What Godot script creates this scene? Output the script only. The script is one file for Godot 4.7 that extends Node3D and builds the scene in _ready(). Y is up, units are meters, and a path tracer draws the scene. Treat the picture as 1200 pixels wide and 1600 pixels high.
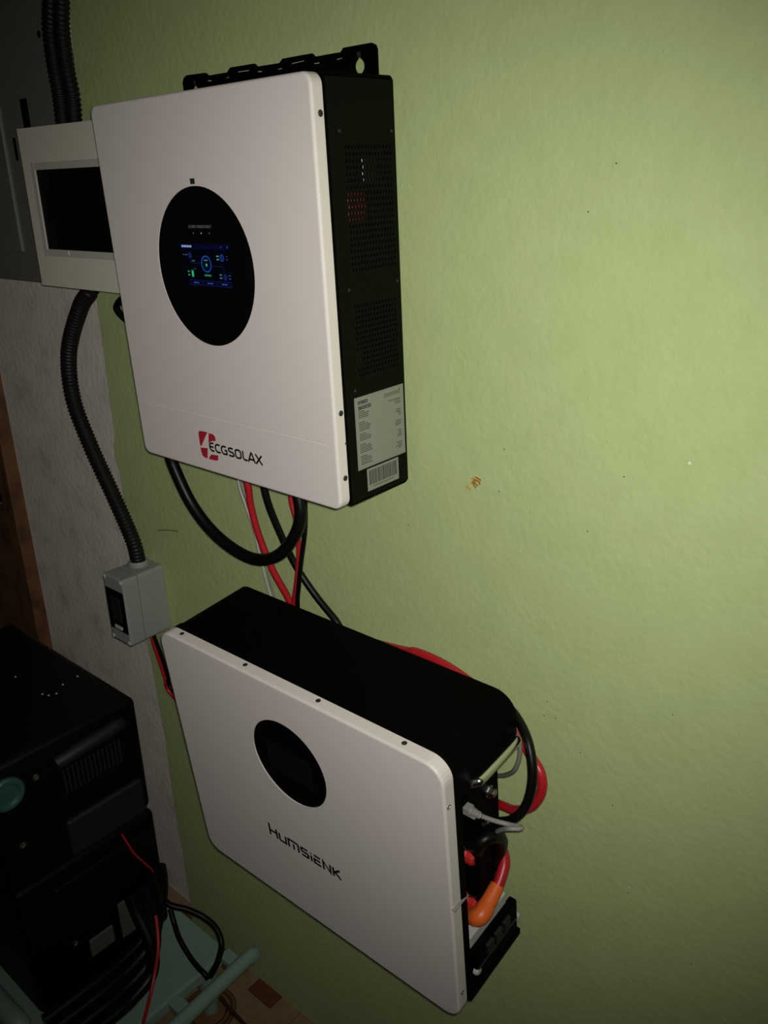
extends Node3D
# A hybrid inverter and a wall battery on a green wall, lit by a phone's flash.

var xf := Transform3D()          # applied to every vertex that is added
var used := {}
var M := {}
var rng := RandomNumberGenerator.new()

# ---------------------------------------------------------------- naming
func numbered(n: String) -> String:
	if not used.has(n):
		used[n] = 0
		return n
	used[n] += 1
	return "%s_%03d" % [n, used[n]]

func tag(o: Node, label: String, category: String, group := "") -> void:
	o.set_meta("label", label)
	o.set_meta("category", category)
	if group != "":
		o.set_meta("group", group)

func thing(called: String, label: String, category: String, at := Vector3.ZERO, turn := Vector3.ZERO, group := "") -> Node3D:
	var o := Node3D.new()
	o.name = numbered(called)
	add_child(o)
	o.position = at
	o.rotation = turn
	tag(o, label, category, group)
	return o

func put(called: String, st: SurfaceTool, m: Material, parent: Node = self) -> MeshInstance3D:
	st.generate_normals()
	var o := MeshInstance3D.new()
	o.mesh = st.commit()
	o.material_override = m
	o.name = numbered(called) if parent == self else called
	parent.add_child(o, true)
	xf = Transform3D()
	return o

func struct(called: String, st: SurfaceTool, m: Material) -> MeshInstance3D:
	var o := put(called, st, m)
	o.set_meta("kind", "structure")
	return o

# ---------------------------------------------------------------- shapes
func mb() -> SurfaceTool:
	var st := SurfaceTool.new()
	st.begin(Mesh.PRIMITIVE_TRIANGLES)
	st.set_smooth_group(-1)
	return st

func tri(st: SurfaceTool, a: Vector3, b: Vector3, c: Vector3) -> void:   # counter-clockwise seen from outside
	st.add_vertex(xf * a)
	st.add_vertex(xf * c)
	st.add_vertex(xf * b)

func quad(st: SurfaceTool, a: Vector3, b: Vector3, c: Vector3, d: Vector3) -> void:
	tri(st, a, b, c)
	tri(st, a, c, d)

func uvquad(st: SurfaceTool, a: Vector3, b: Vector3, c: Vector3, d: Vector3) -> void:   # a bottom left, b bottom right, c top right, d top left
	var p := [a, c, b, a, d, c]
	var t := [Vector2(0, 1), Vector2(1, 0), Vector2(1, 1), Vector2(0, 1), Vector2(0, 0), Vector2(1, 0)]
	for i in 6:
		st.set_uv(t[i])
		st.add_vertex(xf * p[i])

func rrect(w: float, h: float, r: float, seg := 6, cx := 0.0, cy := 0.0) -> PackedVector2Array:
	var o := PackedVector2Array()
	var cs := [Vector2(1, -1), Vector2(1, 1), Vector2(-1, 1), Vector2(-1, -1)]
	for k in 4:
		var c: Vector2 = Vector2(cx, cy) + cs[k] * Vector2(w / 2 - r, h / 2 - r)
		for i in seg + 1:
			var a: float = -PI / 2 + k * PI / 2 + PI / 2 * i / seg
			o.append(c + r * Vector2(cos(a), sin(a)))
			if r < 0.00001:
				break
	return o

func circle(r: float, n := 32, cx := 0.0, cy := 0.0) -> PackedVector2Array:
	var o := PackedVector2Array()
	for i in n:
		o.append(Vector2(cx, cy) + r * Vector2.from_angle(TAU * i / n))
	return o

func inset(o: PackedVector2Array, d: float) -> PackedVector2Array:
	var r := PackedVector2Array()
	var n := o.size()
	for i in n:
		var a := (o[i] - o[(i + n - 1) % n]).normalized()
		var b := (o[(i + 1) % n] - o[i]).normalized()
		var na := Vector2(-a.y, a.x)
		var nb := Vector2(-b.y, b.x)
		var m := (na + nb).normalized()
		r.append(o[i] + m * d / maxf(0.4, m.dot(na)))
	return r

func ring(st: SurfaceTool, o: PackedVector2Array, za: float, p: PackedVector2Array, zb: float) -> void:
	var n := o.size()
	for i in n:
		var j := (i + 1) % n
		quad(st, Vector3(o[i].x, o[i].y, za), Vector3(o[j].x, o[j].y, za), Vector3(p[j].x, p[j].y, zb), Vector3(p[i].x, p[i].y, zb))

func cap(st: SurfaceTool, o: PackedVector2Array, z: float, front := true) -> void:
	var t := Geometry2D.triangulate_polygon(o)
	if t.is_empty():                 # rounded to nothing at the corners: convex, so a fan does
		for i in range(1, o.size() - 1):
			t.append_array([0, i, i + 1])
	for i in range(0, t.size(), 3):
		var a := o[t[i]]
		var b := o[t[i + 1]]
		var c := o[t[i + 2]]
		if ((b - a).cross(c - a) > 0) != front:
			var s := b
			b = c
			c = s
		tri(st, Vector3(a.x, a.y, z), Vector3(b.x, b.y, z), Vector3(c.x, c.y, z))

# outline pulled along z, with rounded rims; returns the outline of the front cap
func slab(st: SurfaceTool, o: PackedVector2Array, z0: float, z1: float, fb := 0.0, ff := 0.0, front := true, back := true) -> PackedVector2Array:
	var rows := []
	var seg := 4
	if fb > 0:
		for i in seg:
			var a := PI / 2 * i / seg
			rows.append([inset(o, fb * (1 - sin(a))), z0 + fb * (1 - cos(a))])
	rows.append([o, z0 + fb])
	rows.append([o, z1 - ff])
	if ff > 0:
		for i in range(1, seg + 1):
			var a := PI / 2 * i / seg
			rows.append([inset(o, ff * (1 - cos(a))), z1 - ff + ff * sin(a)])
	for i in rows.size() - 1:
		ring(st, rows[i][0], rows[i][1], rows[i + 1][0], rows[i + 1][1])
	if back:
		cap(st, rows[0][0], z0, false)
	if front:
		cap(st, rows[-1][0], z1, true)
	return rows[-1][0]

func rbox(st: SurfaceTool, at: Vector3, size: Vector3, r := 0.003, f := 0.002) -> void:   # r rounds the edges along z, f those round the two z faces
	var keep := xf
	xf = xf * Transform3D(Basis(), at)
	slab(st, rrect(size.x, size.y, minf(r, minf(size.x, size.y) * 0.49), 4), -size.z / 2, size.z / 2, f, f)
	xf = keep

func holed(st: SurfaceTool, o: PackedVector2Array, c: Vector2, r: float, z: float, deep: float) -> void:   # front cap with a round hole whose rim goes down by deep
	var angles := []
	for i in 64:
		angles.append(TAU * i / 64)
	for p in o:
		angles.append(fposmod((p - c).angle(), TAU))
	angles.sort()
	var outer := []
	for a in angles:
		var d := Vector2.from_angle(a)
		var far := c + d * 2.0
		for i in o.size():
			var hit = Geometry2D.segment_intersects_segment(c, far, o[i] - (o[(i + 1) % o.size()] - o[i]) * 0.001, o[(i + 1) % o.size()] + (o[(i + 1) % o.size()] - o[i]) * 0.001)
			if hit != null:
				far = hit
		outer.append(far)
	for i in angles.size():
		var j := (i + 1) % angles.size()
		var a: Vector2 = c + r * Vector2.from_angle(angles[i])
		var b: Vector2 = c + r * Vector2.from_angle(angles[j])
		quad(st, Vector3(a.x, a.y, z), Vector3(outer[i].x, outer[i].y, z), Vector3(outer[j].x, outer[j].y, z), Vector3(b.x, b.y, z))
		quad(st, Vector3(a.x, a.y, z), Vector3(b.x, b.y, z), Vector3(b.x, b.y, z - deep), Vector3(a.x, a.y, z - deep))

func spline(p: PackedVector3Array, each := 10) -> PackedVector3Array:
	var o := PackedVector3Array()
	var n := p.size()
	for i in n - 1:
		var a := p[maxi(i - 1, 0)]
		var d := p[mini(i + 2, n - 1)]
		for k in each:
			o.append(p[i].cubic_interpolate(p[i + 1], a, d, float(k) / each))
	o.append(p[n - 1])
	return o

func even(p: PackedVector3Array, step: float) -> PackedVector3Array:
	var c := Curve3D.new()
	c.bake_interval = step / 2
	for q in p:
		c.add_point(q)
	var o := PackedVector3Array()
	var n := int(c.get_baked_length() / step)
	for i in n + 1:
		o.append(c.sample_baked(c.get_baked_length() * i / n))
	return o

func tube(st: SurfaceTool, p: PackedVector3Array, radii, sides := 12, squash := Vector2.ONE) -> void:
	var n := p.size()
	var t0 := (p[1] - p[0]).normalized()
	var u := t0.cross(Vector3.UP if absf(t0.y) < 0.9 else Vector3.RIGHT).normalized()
	var rows := []
	for i in n:
		var t := (p[mini(i + 1, n - 1)] - p[maxi(i - 1, 0)]).normalized()
		u = (u - t * u.dot(t)).normalized()
		var w := t.cross(u)
		var r: float = radii[i % radii.size()] if radii is Array or radii is PackedFloat32Array else radii
		var row := []
		for k in sides:
			var a := TAU * k / sides
			row.append(p[i] + r * (u * cos(a) * squash.x + w * sin(a) * squash.y))
		rows.append(row)
	st.set_smooth_group(1)
	for i in n - 1:
		for k in sides:
			var j := (k + 1) % sides
			quad(st, rows[i][k], rows[i][j], rows[i + 1][j], rows[i + 1][k])
	st.set_smooth_group(-1)
	for k in range(1, sides - 1):
		tri(st, rows[0][0], rows[0][k + 1], rows[0][k])
		tri(st, rows[n - 1][0], rows[n - 1][k], rows[n - 1][k + 1])

func rod(st: SurfaceTool, a: Vector3, b: Vector3, r: float, sides := 12) -> void:
	tube(st, PackedVector3Array([a, b]), r, sides)

func lathe(st: SurfaceTool, profile: Array, sides := 24) -> void:   # profile of (radius, height) along +z, from the base up
	for i in profile.size() - 1:
		for k in sides:
			var a := TAU * k / sides
			var b := TAU * (k + 1) / sides
			var p: Vector2 = profile[i]
			var q: Vector2 = profile[i + 1]
			quad(st, Vector3(p.x * cos(a), p.x * sin(a), p.y), Vector3(p.x * cos(b), p.x * sin(b), p.y), Vector3(q.x * cos(b), q.x * sin(b), q.y), Vector3(q.x * cos(a), q.x * sin(a), q.y))

func strokes(st: SurfaceTool, lines: Array, w: float, z0: float, z1: float) -> void:   # pen strokes with mitred bends, as raised ink
	for l in lines:
		var n: int = l.size()
		var left := []
		var right := []
		for i in n:
			var p: Vector2 = l[i]
			var a: Vector2 = (p - l[i - 1]).normalized() if i > 0 else (l[1] - p).normalized()
			var b: Vector2 = (l[i + 1] - p).normalized() if i < n - 1 else a
			var na := Vector2(-a.y, a.x)
			var m := (na + Vector2(-b.y, b.x)).normalized()
			var d := m * (w / 2) / maxf(0.45, m.dot(na))
			left.append(p + d)
			right.append(p - d)
		for i in n - 1:
			var q := [right[i], right[i + 1], left[i + 1], left[i]]
			quad(st, Vector3(q[0].x, q[0].y, z1), Vector3(q[1].x, q[1].y, z1), Vector3(q[2].x, q[2].y, z1), Vector3(q[3].x, q[3].y, z1))
			for e in [[0, 1], [2, 3]]:
				var s: Vector2 = q[e[0]]
				var t: Vector2 = q[e[1]]
				quad(st, Vector3(s.x, s.y, z0), Vector3(t.x, t.y, z0), Vector3(t.x, t.y, z1), Vector3(s.x, s.y, z1))

# ---------------------------------------------------------------- materials
func noise_tex(freq: float, seed_: int, ramp: Array, size := 512, octaves := 4, normal := false, bump := 4.0) -> NoiseTexture2D:
	var n := FastNoiseLite.new()
	n.seed = seed_
	n.frequency = freq
	n.fractal_octaves = octaves
	var t := NoiseTexture2D.new()
	t.width = size
	t.height = size
	t.seamless = true
	t.noise = n
	if normal:
		t.as_normal_map = true
		t.bump_strength = bump
	elif ramp.size():
		var g := Gradient.new()
		var off := PackedFloat32Array()
		var col := PackedColorArray()
		for i in ramp.size():
			off.append(float(i) / (ramp.size() - 1))
			col.append(ramp[i])
		g.offsets = off
		g.colors = col
		t.color_ramp = g
	return t

func mat(c: Color, rough: float, metal := 0.0, spec := 0.5) -> StandardMaterial3D:
	var m := StandardMaterial3D.new()
	m.albedo_color = c
	m.roughness = rough
	m.metallic = metal
	m.metallic_specular = spec
	return m

func lin(r: float, g: float, b: float) -> Color:
	return Color(r, g, b).linear_to_srgb()

func textured(m: StandardMaterial3D, tex: Texture2D, scale: float) -> StandardMaterial3D:
	m.albedo_texture = tex
	m.uv1_triplanar = true
	m.uv1_scale = Vector3.ONE * scale
	return m

func relief(m: StandardMaterial3D, tex: Texture2D, scale: float, strength: float) -> StandardMaterial3D:
	m.normal_enabled = true
	m.normal_texture = tex
	m.normal_scale = strength
	m.uv1_triplanar = true
	m.uv1_scale = Vector3.ONE * scale
	return m

func materials() -> void:
	var fine := noise_tex(0.06, 3, [], 512, 3, true, 3.0)
	var roller := noise_tex(0.05, 9, [], 1024, 4, true, 4.0)
	var coarse := noise_tex(0.02, 8, [], 1024, 5, true, 5.0)
	var mottle := noise_tex(0.012, 5, [Color(0.965, 0.97, 0.955), Color(0.985, 0.985, 0.98), Color(1, 1, 1)], 1024, 5)
	M.green = relief(textured(mat(lin(0.448, 0.55, 0.245), 0.6, 0.0, 0.35), mottle, 1.3), roller, 1.3, 0.16)
	M.whitewash = relief(textured(mat(lin(0.84, 0.78, 0.70), 0.85), noise_tex(0.008, 11, [Color(0.84, 0.83, 0.8), Color(0.94, 0.935, 0.925), Color(0.97, 0.97, 0.96), Color(0.99, 0.99, 0.99)], 1024, 5), 1.1), roller, 1.1, 0.22)
	M.plaster = relief(mat(lin(0.5, 0.5, 0.46), 0.9), coarse, 1.0, 0.4)
	M.cover = relief(mat(lin(0.73, 0.675, 0.63), 0.42, 0.0, 0.45), fine, 9.0, 0.06)
	M.black = relief(mat(lin(0.0014, 0.0016, 0.0011), 0.55, 0.0, 0.13), fine, 14.0, 0.15)
	M.panel_black = relief(mat(lin(0.0028, 0.0034, 0.0021), 0.5, 0.0, 0.2), fine, 14.0, 0.12)
	M.glass_black = mat(lin(0.003, 0.003, 0.003), 0.12, 0.0, 0.35)
	M.screen_off = mat(lin(0.006, 0.008, 0.008), 0.3, 0.0, 0.4)
	M.ink = mat(lin(0.006, 0.006, 0.006), 0.5)
	M.logo_red = mat(lin(0.42, 0.015, 0.03), 0.5)
	M.screw = mat(lin(0.03, 0.03, 0.032), 0.45, 0.3)
	M.steel = mat(lin(0.62, 0.6, 0.57), 0.28, 1.0)
	M.chrome = mat(lin(0.7, 0.7, 0.68), 0.22, 1.0)
	M.red_cable = mat(lin(0.42, 0.012, 0.02), 0.38)
	M.red_boot = mat(lin(0.5, 0.02, 0.02), 0.4)
	M.orange = mat(lin(0.72, 0.13, 0.02), 0.42)
	M.black_cable = mat(lin(0.003, 0.003, 0.0025), 0.4, 0.0, 0.35)
	M.grey_cable = mat(lin(0.25, 0.245, 0.225), 0.5)
	M.dark_grey_cable = mat(lin(0.15, 0.152, 0.125), 0.5)
	M.white_wire = mat(lin(0.5, 0.48, 0.44), 0.5)
	M.conduit = mat(lin(0.008, 0.0065, 0.006), 0.5, 0.0, 0.35)
	M.board = relief(mat(lin(0.72, 0.70, 0.57), 0.45), fine, 8.0, 0.05)
	M.board_trim = mat(lin(0.5, 0.5, 0.43), 0.5)
	M.box_grey = relief(mat(lin(0.28, 0.29, 0.265), 0.5), fine, 8.0, 0.08)
	M.panel_grey = relief(textured(mat(lin(0.16, 0.155, 0.13), 0.55), mottle, 3.0), fine, 6.0, 0.1)
	M.smoke = StandardMaterial3D.new()
	M.smoke.albedo_color = Color(0.055, 0.058, 0.05, 0.72)
	M.smoke.transparency = BaseMaterial3D.TRANSPARENCY_ALPHA
	M.smoke.roughness = 0.12
	M.smoke.metallic_specular = 0.25
	M.breaker_dark = mat(lin(0.06, 0.062, 0.055), 0.5)
	M.breaker_white = mat(lin(0.5, 0.5, 0.47), 0.5)
	M.mint = relief(mat(lin(0.24, 0.37, 0.285), 0.42), fine, 10.0, 0.08)
	M.case_black = relief(mat(lin(0.003, 0.003, 0.003), 0.45, 0.0, 0.3), fine, 20.0, 0.3)
	M.case_grey = relief(mat(lin(0.010, 0.010, 0.009), 0.6), fine, 20.0, 0.3)
	M.plate = mat(lin(0.1, 0.095, 0.08), 0.6)
	M.teal = mat(lin(0.03, 0.10, 0.075), 0.45)
	M.wood = textured(mat(lin(0.17, 0.08, 0.028), 0.6), noise_tex(0.01, 21, [Color(0.6, 0.55, 0.5), Color(0.9, 0.88, 0.85), Color(1, 1, 1)], 512, 5), 2.0)
	M.pane_dark = mat(lin(0.004, 0.004, 0.005), 0.2)
	M.rust = mat(lin(0.33, 0.14, 0.025), 0.7)
	M.ochre = mat(lin(0.48, 0.36, 0.09), 0.7)
	M.speck = mat(lin(0.06, 0.065, 0.03), 0.8)
	M.chip = mat(lin(0.72, 0.74, 0.6), 0.8)
	M.paper = mat(lin(0.5, 0.52, 0.46), 0.3, 0.0, 0.5)
	M.grout = mat(lin(0.12, 0.1, 0.08), 0.9)
	M.coil = mat(lin(0.45, 0.03, 0.04), 0.4)

func pixels(w: int, h: int, c: Color) -> Image:
	var im := Image.create(w, h, false, Image.FORMAT_RGBA8)
	im.fill(c)
	return im

func printed(im: Image, rough := 0.35) -> StandardMaterial3D:
	var m := mat(Color.WHITE, rough)
	m.albedo_texture = ImageTexture.create_from_image(im)
	m.texture_repeat = false
	return m

func dot(im: Image, c: Vector2, r: float, col: Color, hole := 0.0) -> void:
	for y in range(maxi(0, int(c.y - r) - 1), mini(im.get_height(), int(c.y + r) + 2)):
		for x in range(maxi(0, int(c.x - r) - 1), mini(im.get_width(), int(c.x + r) + 2)):
			var d := Vector2(x, y).distance_to(c)
			if d <= r and d >= hole:
				im.set_pixel(x, y, col)

func bar(im: Image, x: int, y: int, w: int, h: int, col: Color) -> void:
	im.fill_rect(Rect2i(x, y, w, h), col)

func screen_picture() -> Image:      # 480 x 250: title bar, energy flow with a ring in the middle, three keys along the bottom
	var im := pixels(480, 250, Color(0.012, 0.018, 0.05))
	bar(im, 0, 0, 480, 30, Color(0.02, 0.035, 0.16))
	var x := 20
	for w in [14, 10, 12, 10, 12, 9, 12]:
		bar(im, x, 9, w, 12, Color(0.62, 0.68, 0.85))
		x += w + 3
	dot(im, Vector2(398, 15), 7, Color(0.12, 0.2, 0.42), 3)
	bar(im, 452, 8, 8, 14, Color(0.2, 0.3, 0.45))
	var line := Color(0.07, 0.13, 0.26)
	bar(im, 92, 108, 110, 3, line)
	bar(im, 92, 84, 3, 26, line)
	bar(im, 282, 122, 120, 3, line)
	bar(im, 400, 122, 3, 42, line)
	dot(im, Vector2(242, 112), 48, Color(0.10, 0.30, 0.72), 41)
	dot(im, Vector2(242, 112), 41, Color(0.015, 0.045, 0.12))
	bar(im, 224, 88, 34, 7, Color(0.3, 0.5, 0.4))
	dot(im, Vector2(242, 118), 11, Color(0.10, 0.42, 0.22))
	dot(im, Vector2(244, 117), 5, Color(0.45, 0.85, 0.65))
	dot(im, Vector2(92, 66), 19, Color(0.06, 0.11, 0.30))
	dot(im, Vector2(92, 66), 12, Color(0.11, 0.18, 0.42), 9)
	bar(im, 24, 60, 12, 6, Color(0.25, 0.36, 0.5))
	bar(im, 46, 60, 20, 6, Color(0.25, 0.36, 0.5))
	bar(im, 104, 94, 30, 7, Color(0.22, 0.42, 0.4))
	dot(im, Vector2(396, 74), 22, Color(0.05, 0.09, 0.26))
	dot(im, Vector2(396, 74), 19, Color(0.16, 0.28, 0.62), 15)
	bar(im, 393, 60, 4, 26, Color(0.16, 0.3, 0.62))
	for k in 2:
		bar(im, 346, 62 + 18 * k, 22, 8, Color(0.26, 0.62, 0.56))
		bar(im, 436, 62 + 18 * k, 12, 6, Color(0.18, 0.28, 0.4))
		bar(im, 356, 166 + 18 * k, 24, 8, Color(0.22, 0.44, 0.5))
		bar(im, 440, 168 + 18 * k, 20, 7, Color(0.16, 0.26, 0.5))
		bar(im, 50, 156 + 20 * k, 20, 8, Color(0.26, 0.55, 0.44))
	dot(im, Vector2(408, 182), 20, Color(0.06, 0.09, 0.32))
	dot(im, Vector2(408, 182), 13, Color(0.1, 0.16, 0.42), 9)
	bar(im, 86, 150, 24, 42, Color(0.09, 0.5, 0.3))
	bar(im, 92, 158, 12, 28, Color(0.25, 0.8, 0.55))
	bar(im, 112, 140, 26, 6, Color(0.14, 0.24, 0.3))
	bar(im, 212, 172, 66, 11, Color(0.12, 0.5, 0.3))
	for k in 3:
		var a := 60 + k * 136
		bar(im, a, 208, 128, 30, Color(0.09, 0.12, 0.32))
		bar(im, a + 3, 211, 122, 24, Color(0.022, 0.03, 0.13))
		bar(im, a + 36, 219, 54, 8, Color(0.2, 0.26, 0.55))
	return im

func rating_picture() -> Image:      # small print too fine to read, in blocks between thin rules
	var im := pixels(512, 520, Color(0.525, 0.54, 0.5))
	var ink := Color(0.13, 0.14, 0.12)
	for e in [[10, 10, 492, 2], [10, 508, 492, 2], [10, 10, 2, 500], [500, 10, 2, 500]]:
		bar(im, e[0], e[1], e[2], e[3], Color(0.42, 0.43, 0.4))
	var blocks := [[100, 4], [178, 5], [262, 4], [336, 5], [424, 5]]
	for b in blocks:
		for k in b[1]:
			var y: int = b[0] + k * 14
			var x := 34
			while x < 34 + (60 if k == 0 else rng.randi_range(90, 150)):
				var w := rng.randi_range(3, 7)
				bar(im, x, y, w, 7, ink)
				x += w + 2
			if k > 0:
				var len := rng.randi_range(26, 70)
				x = 478 - len
				while x < 474:
					var w := rng.randi_range(3, 7)
					bar(im, x, y - 20, w, 7, ink)
					x += w + 2
		bar(im, 130, b[0] + b[1] * 14 + 2, 350, 2, Color(0.46, 0.47, 0.44))
	for k in 9:
		dot(im, Vector2(310 + k * 19, 42), 8, ink, 5)
	bar(im, 300, 56, 180, 3, ink)
	bar(im, 466, 24, 9, 12, ink)
	bar(im, 350, 92, 130, 7, Color(0.35, 0.36, 0.32))
	bar(im, 410, 108, 70, 7, Color(0.35, 0.36, 0.32))
	return im

func barcode_picture() -> Image:
	var im := pixels(512, 260, Color(0.525, 0.54, 0.5))
	var x := 34
	while x < 474:
		var w := rng.randi_range(3, 10)
		bar(im, x, 26, mini(w, 478 - x), 168, Color(0.07, 0.07, 0.06))
		x += w + rng.randi_range(3, 9)
	x = 90
	while x < 420:
		var w := rng.randi_range(8, 13)
		bar(im, x, 212, w, 16, Color(0.3, 0.3, 0.27))
		x += w + 6
	return im

func tile_picture() -> Image:        # beige tile printed with brown oblongs and a plaited border
	var im := pixels(512, 512, Color(0.62, 0.5, 0.38))
	var n := FastNoiseLite.new()
	n.seed = 4
	n.frequency = 0.02
	for y in 512:
		for x in 512:
			var k := 0.92 + 0.1 * n.get_noise_2d(x, y)
			im.set_pixel(x, y, Color(0.62 * k, 0.5 * k, 0.38 * k))
	var brown := Color(0.42, 0.25, 0.16)
	var dark := Color(0.25, 0.15, 0.1)
	for e in [[90, 40, 120, 70], [300, 40, 120, 70], [40, 200, 70, 120], [400, 220, 70, 120], [180, 400, 130, 70]]:
		bar(im, e[0], e[1], e[2], e[3], dark)
		bar(im, e[0] + 3, e[1] + 3, e[2] - 6, e[3] - 6, brown)
	dot(im, Vector2(256, 250), 96, dark)
	dot(im, Vector2(256, 250), 92, Color(0.5, 0.36, 0.24))
	for k in 40:
		var a := TAU * k / 40
		dot(im, Vector2(256, 250) + 80 * Vector2.from_angle(a), 6, dark, 2)
	dot(im, Vector2(256, 250), 66, dark, 60)
	return im

# ---------------------------------------------------------------- the scene
func _ready() -> void:
	rng.seed = 7
	var cam := Camera3D.new()
	cam.name = "camera"
	cam.position = Vector3(1.03498, 1.56597, 0.78839)
	cam.rotation = Vector3(-0.374457, 0.712359, -0.022668)
	cam.fov = 63.1636
	cam.near = 0.02
	add_child(cam)
	var env := Environment.new()
	env.background_mode = Environment.BG_COLOR
	env.background_color = Color(0.004, 0.004, 0.004)
	env.tonemap_mode = Environment.TONE_MAPPER_LINEAR
	env.tonemap_exposure = 1.0
	env.sdfgi_enabled = true
	env.ssao_enabled = true
	env.ssil_enabled = true
	var we := WorldEnvironment.new()
	we.name = "environment"
	we.environment = env
	add_child(we)
	# the only light: the flash of the phone that took the picture, beside its lens
	var flash := SpotLight3D.new()
	flash.name = "phone_flash"
	flash.position = cam.position + cam.basis * Vector3(0.006, 0.012, 0.0)
	flash.basis = cam.basis * Basis.from_euler(Vector3(deg_to_rad(1.1), deg_to_rad(0.4), 0))
	flash.light_energy = 0.86
	flash.light_color = Color(1.0, 0.985, 0.965)
	flash.light_size = 0.01
	flash.spot_angle = 46.5
	flash.spot_angle_attenuation = 1.0
	flash.spot_range = 8.0
	flash.spot_attenuation = 2.0
	flash.shadow_enabled = true
	add_child(flash)

	materials()
	room()
	wall_marks()
	inverter()
	battery()
	distribution_board()
	grey_panel()
	breaker_box()
	conduits()
	cables()
	black_units()
	stand()
	loose_cords()

func slabbox(a: Vector3, b: Vector3) -> SurfaceTool:
	var st := mb()
	rbox(st, (a + b) / 2, b - a, 0.0, 0.0)
	return st

func room() -> void:
	# the green wall ends on the left in a hand-plastered edge; the whitewashed wall lies three centimetres further back
	var edge := [Vector2(-0.256, 0.0), Vector2(-0.252, 0.1), Vector2(-0.257, 0.24), Vector2(-0.262, 0.36), Vector2(-0.261, 0.51), Vector2(-0.268, 0.62), Vector2(-0.275, 0.728), Vector2(-0.2855, 0.914), Vector2(-0.287, 1.08), Vector2(-0.295, 1.11), Vector2(-0.294, 1.135), Vector2(-0.286, 1.15), Vector2(-0.2835, 1.29), Vector2(-0.2815, 1.4), Vector2(-0.268, 1.55), Vector2(-0.256, 1.668), Vector2(-0.248, 1.76), Vector2(-0.241, 1.83), Vector2(-0.235, 2.1), Vector2(-0.235, 2.5)]
	var o := PackedVector2Array()
	o.append(Vector2(2.3, 0))
	o.append(Vector2(2.3, 2.5))
	for i in range(edge.size() - 1, -1, -1):
		o.append(edge[i])
	var st := mb()
	slab(st, o, -0.13, 0.0)
	struct("wall_back", st, M.green)
	struct("wall_rear", slabbox(Vector3(-2.2, 0, -0.13), Vector3(-0.3, 2.5, -0.03)), M.whitewash)
	struct("wall_left", slabbox(Vector3(-2.3, 0, -0.13), Vector3(-2.2, 2.5, 2.7)), M.plaster)
	struct("wall_right", slabbox(Vector3(2.3, 0, -0.13), Vector3(2.4, 2.5, 2.7)), M.green)
	struct("wall_front", slabbox(Vector3(-2.2, 0, 2.6), Vector3(2.3, 2.5, 2.7)), M.plaster)
	struct("ceiling", slabbox(Vector3(-2.3, 2.5, -0.13), Vector3(2.4, 2.6, 2.7)), M.plaster)
	var fl := struct("floor", slabbox(Vector3(-2.3, -0.1, -0.13), Vector3(2.4, -0.004, 2.7)), M.grout)
	var tm := printed(tile_picture(), 0.4)
	var tile := mb()
	var s := 0.149
	for f in [0]:
		uvquad(tile, Vector3(-s, 0, s), Vector3(s, 0, s), Vector3(s, 0, -s), Vector3(-s, 0, -s))
	var q := [Vector3(-s, 0, -s), Vector3(s, 0, -s), Vector3(s, 0, s), Vector3(-s, 0, s)]
	for i in 4:
		var a: Vector3 = q[i]
		var b: Vector3 = q[(i + 1) % 4]
		quad(tile, a, b, b - Vector3(0, 0.0035, 0), a - Vector3(0, 0.0035, 0))
	tile.generate_normals()
	var tmesh := tile.commit()
	for i in 10:
		for j in 9:
			var t := MeshInstance3D.new()
			t.mesh = tmesh
			t.material_override = tm
			t.name = "tile"
			fl.add_child(t, true)
			t.position = Vector3(-1.25 + 0.3 * i, 0, 0.12 + 0.3 * j)
	# a brown wooden door in the whitewashed wall, with a dark pane in its upper half
	var d := Node3D.new()
	d.name = "door_1"
	d.set_meta("kind", "structure")
	add_child(d)
	st = mb()
	rbox(st, Vector3(-0.783, 1.0, -0.02), Vector3(0.05, 2.0, 0.04), 0.004, 0.003)
	rbox(st, Vector3(-1.15, 0.437, -0.022), Vector3(0.69, 0.875, 0.034), 0.003, 0.003)
	rbox(st, Vector3(-1.15, 1.93, -0.022), Vector3(0.69, 0.14, 0.034), 0.003, 0.003)
	rbox(st, Vector3(-1.517, 1.0, -0.02), Vector3(0.05, 2.0, 0.04), 0.004, 0.003)
	put("frame", st, M.wood, d)
	st = mb()
	rbox(st, Vector3(-1.15, 1.37, -0.028), Vector3(0.684, 0.98, 0.006), 0.001, 0.0005)
	put("pane", st, M.pane_dark, d)

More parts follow.
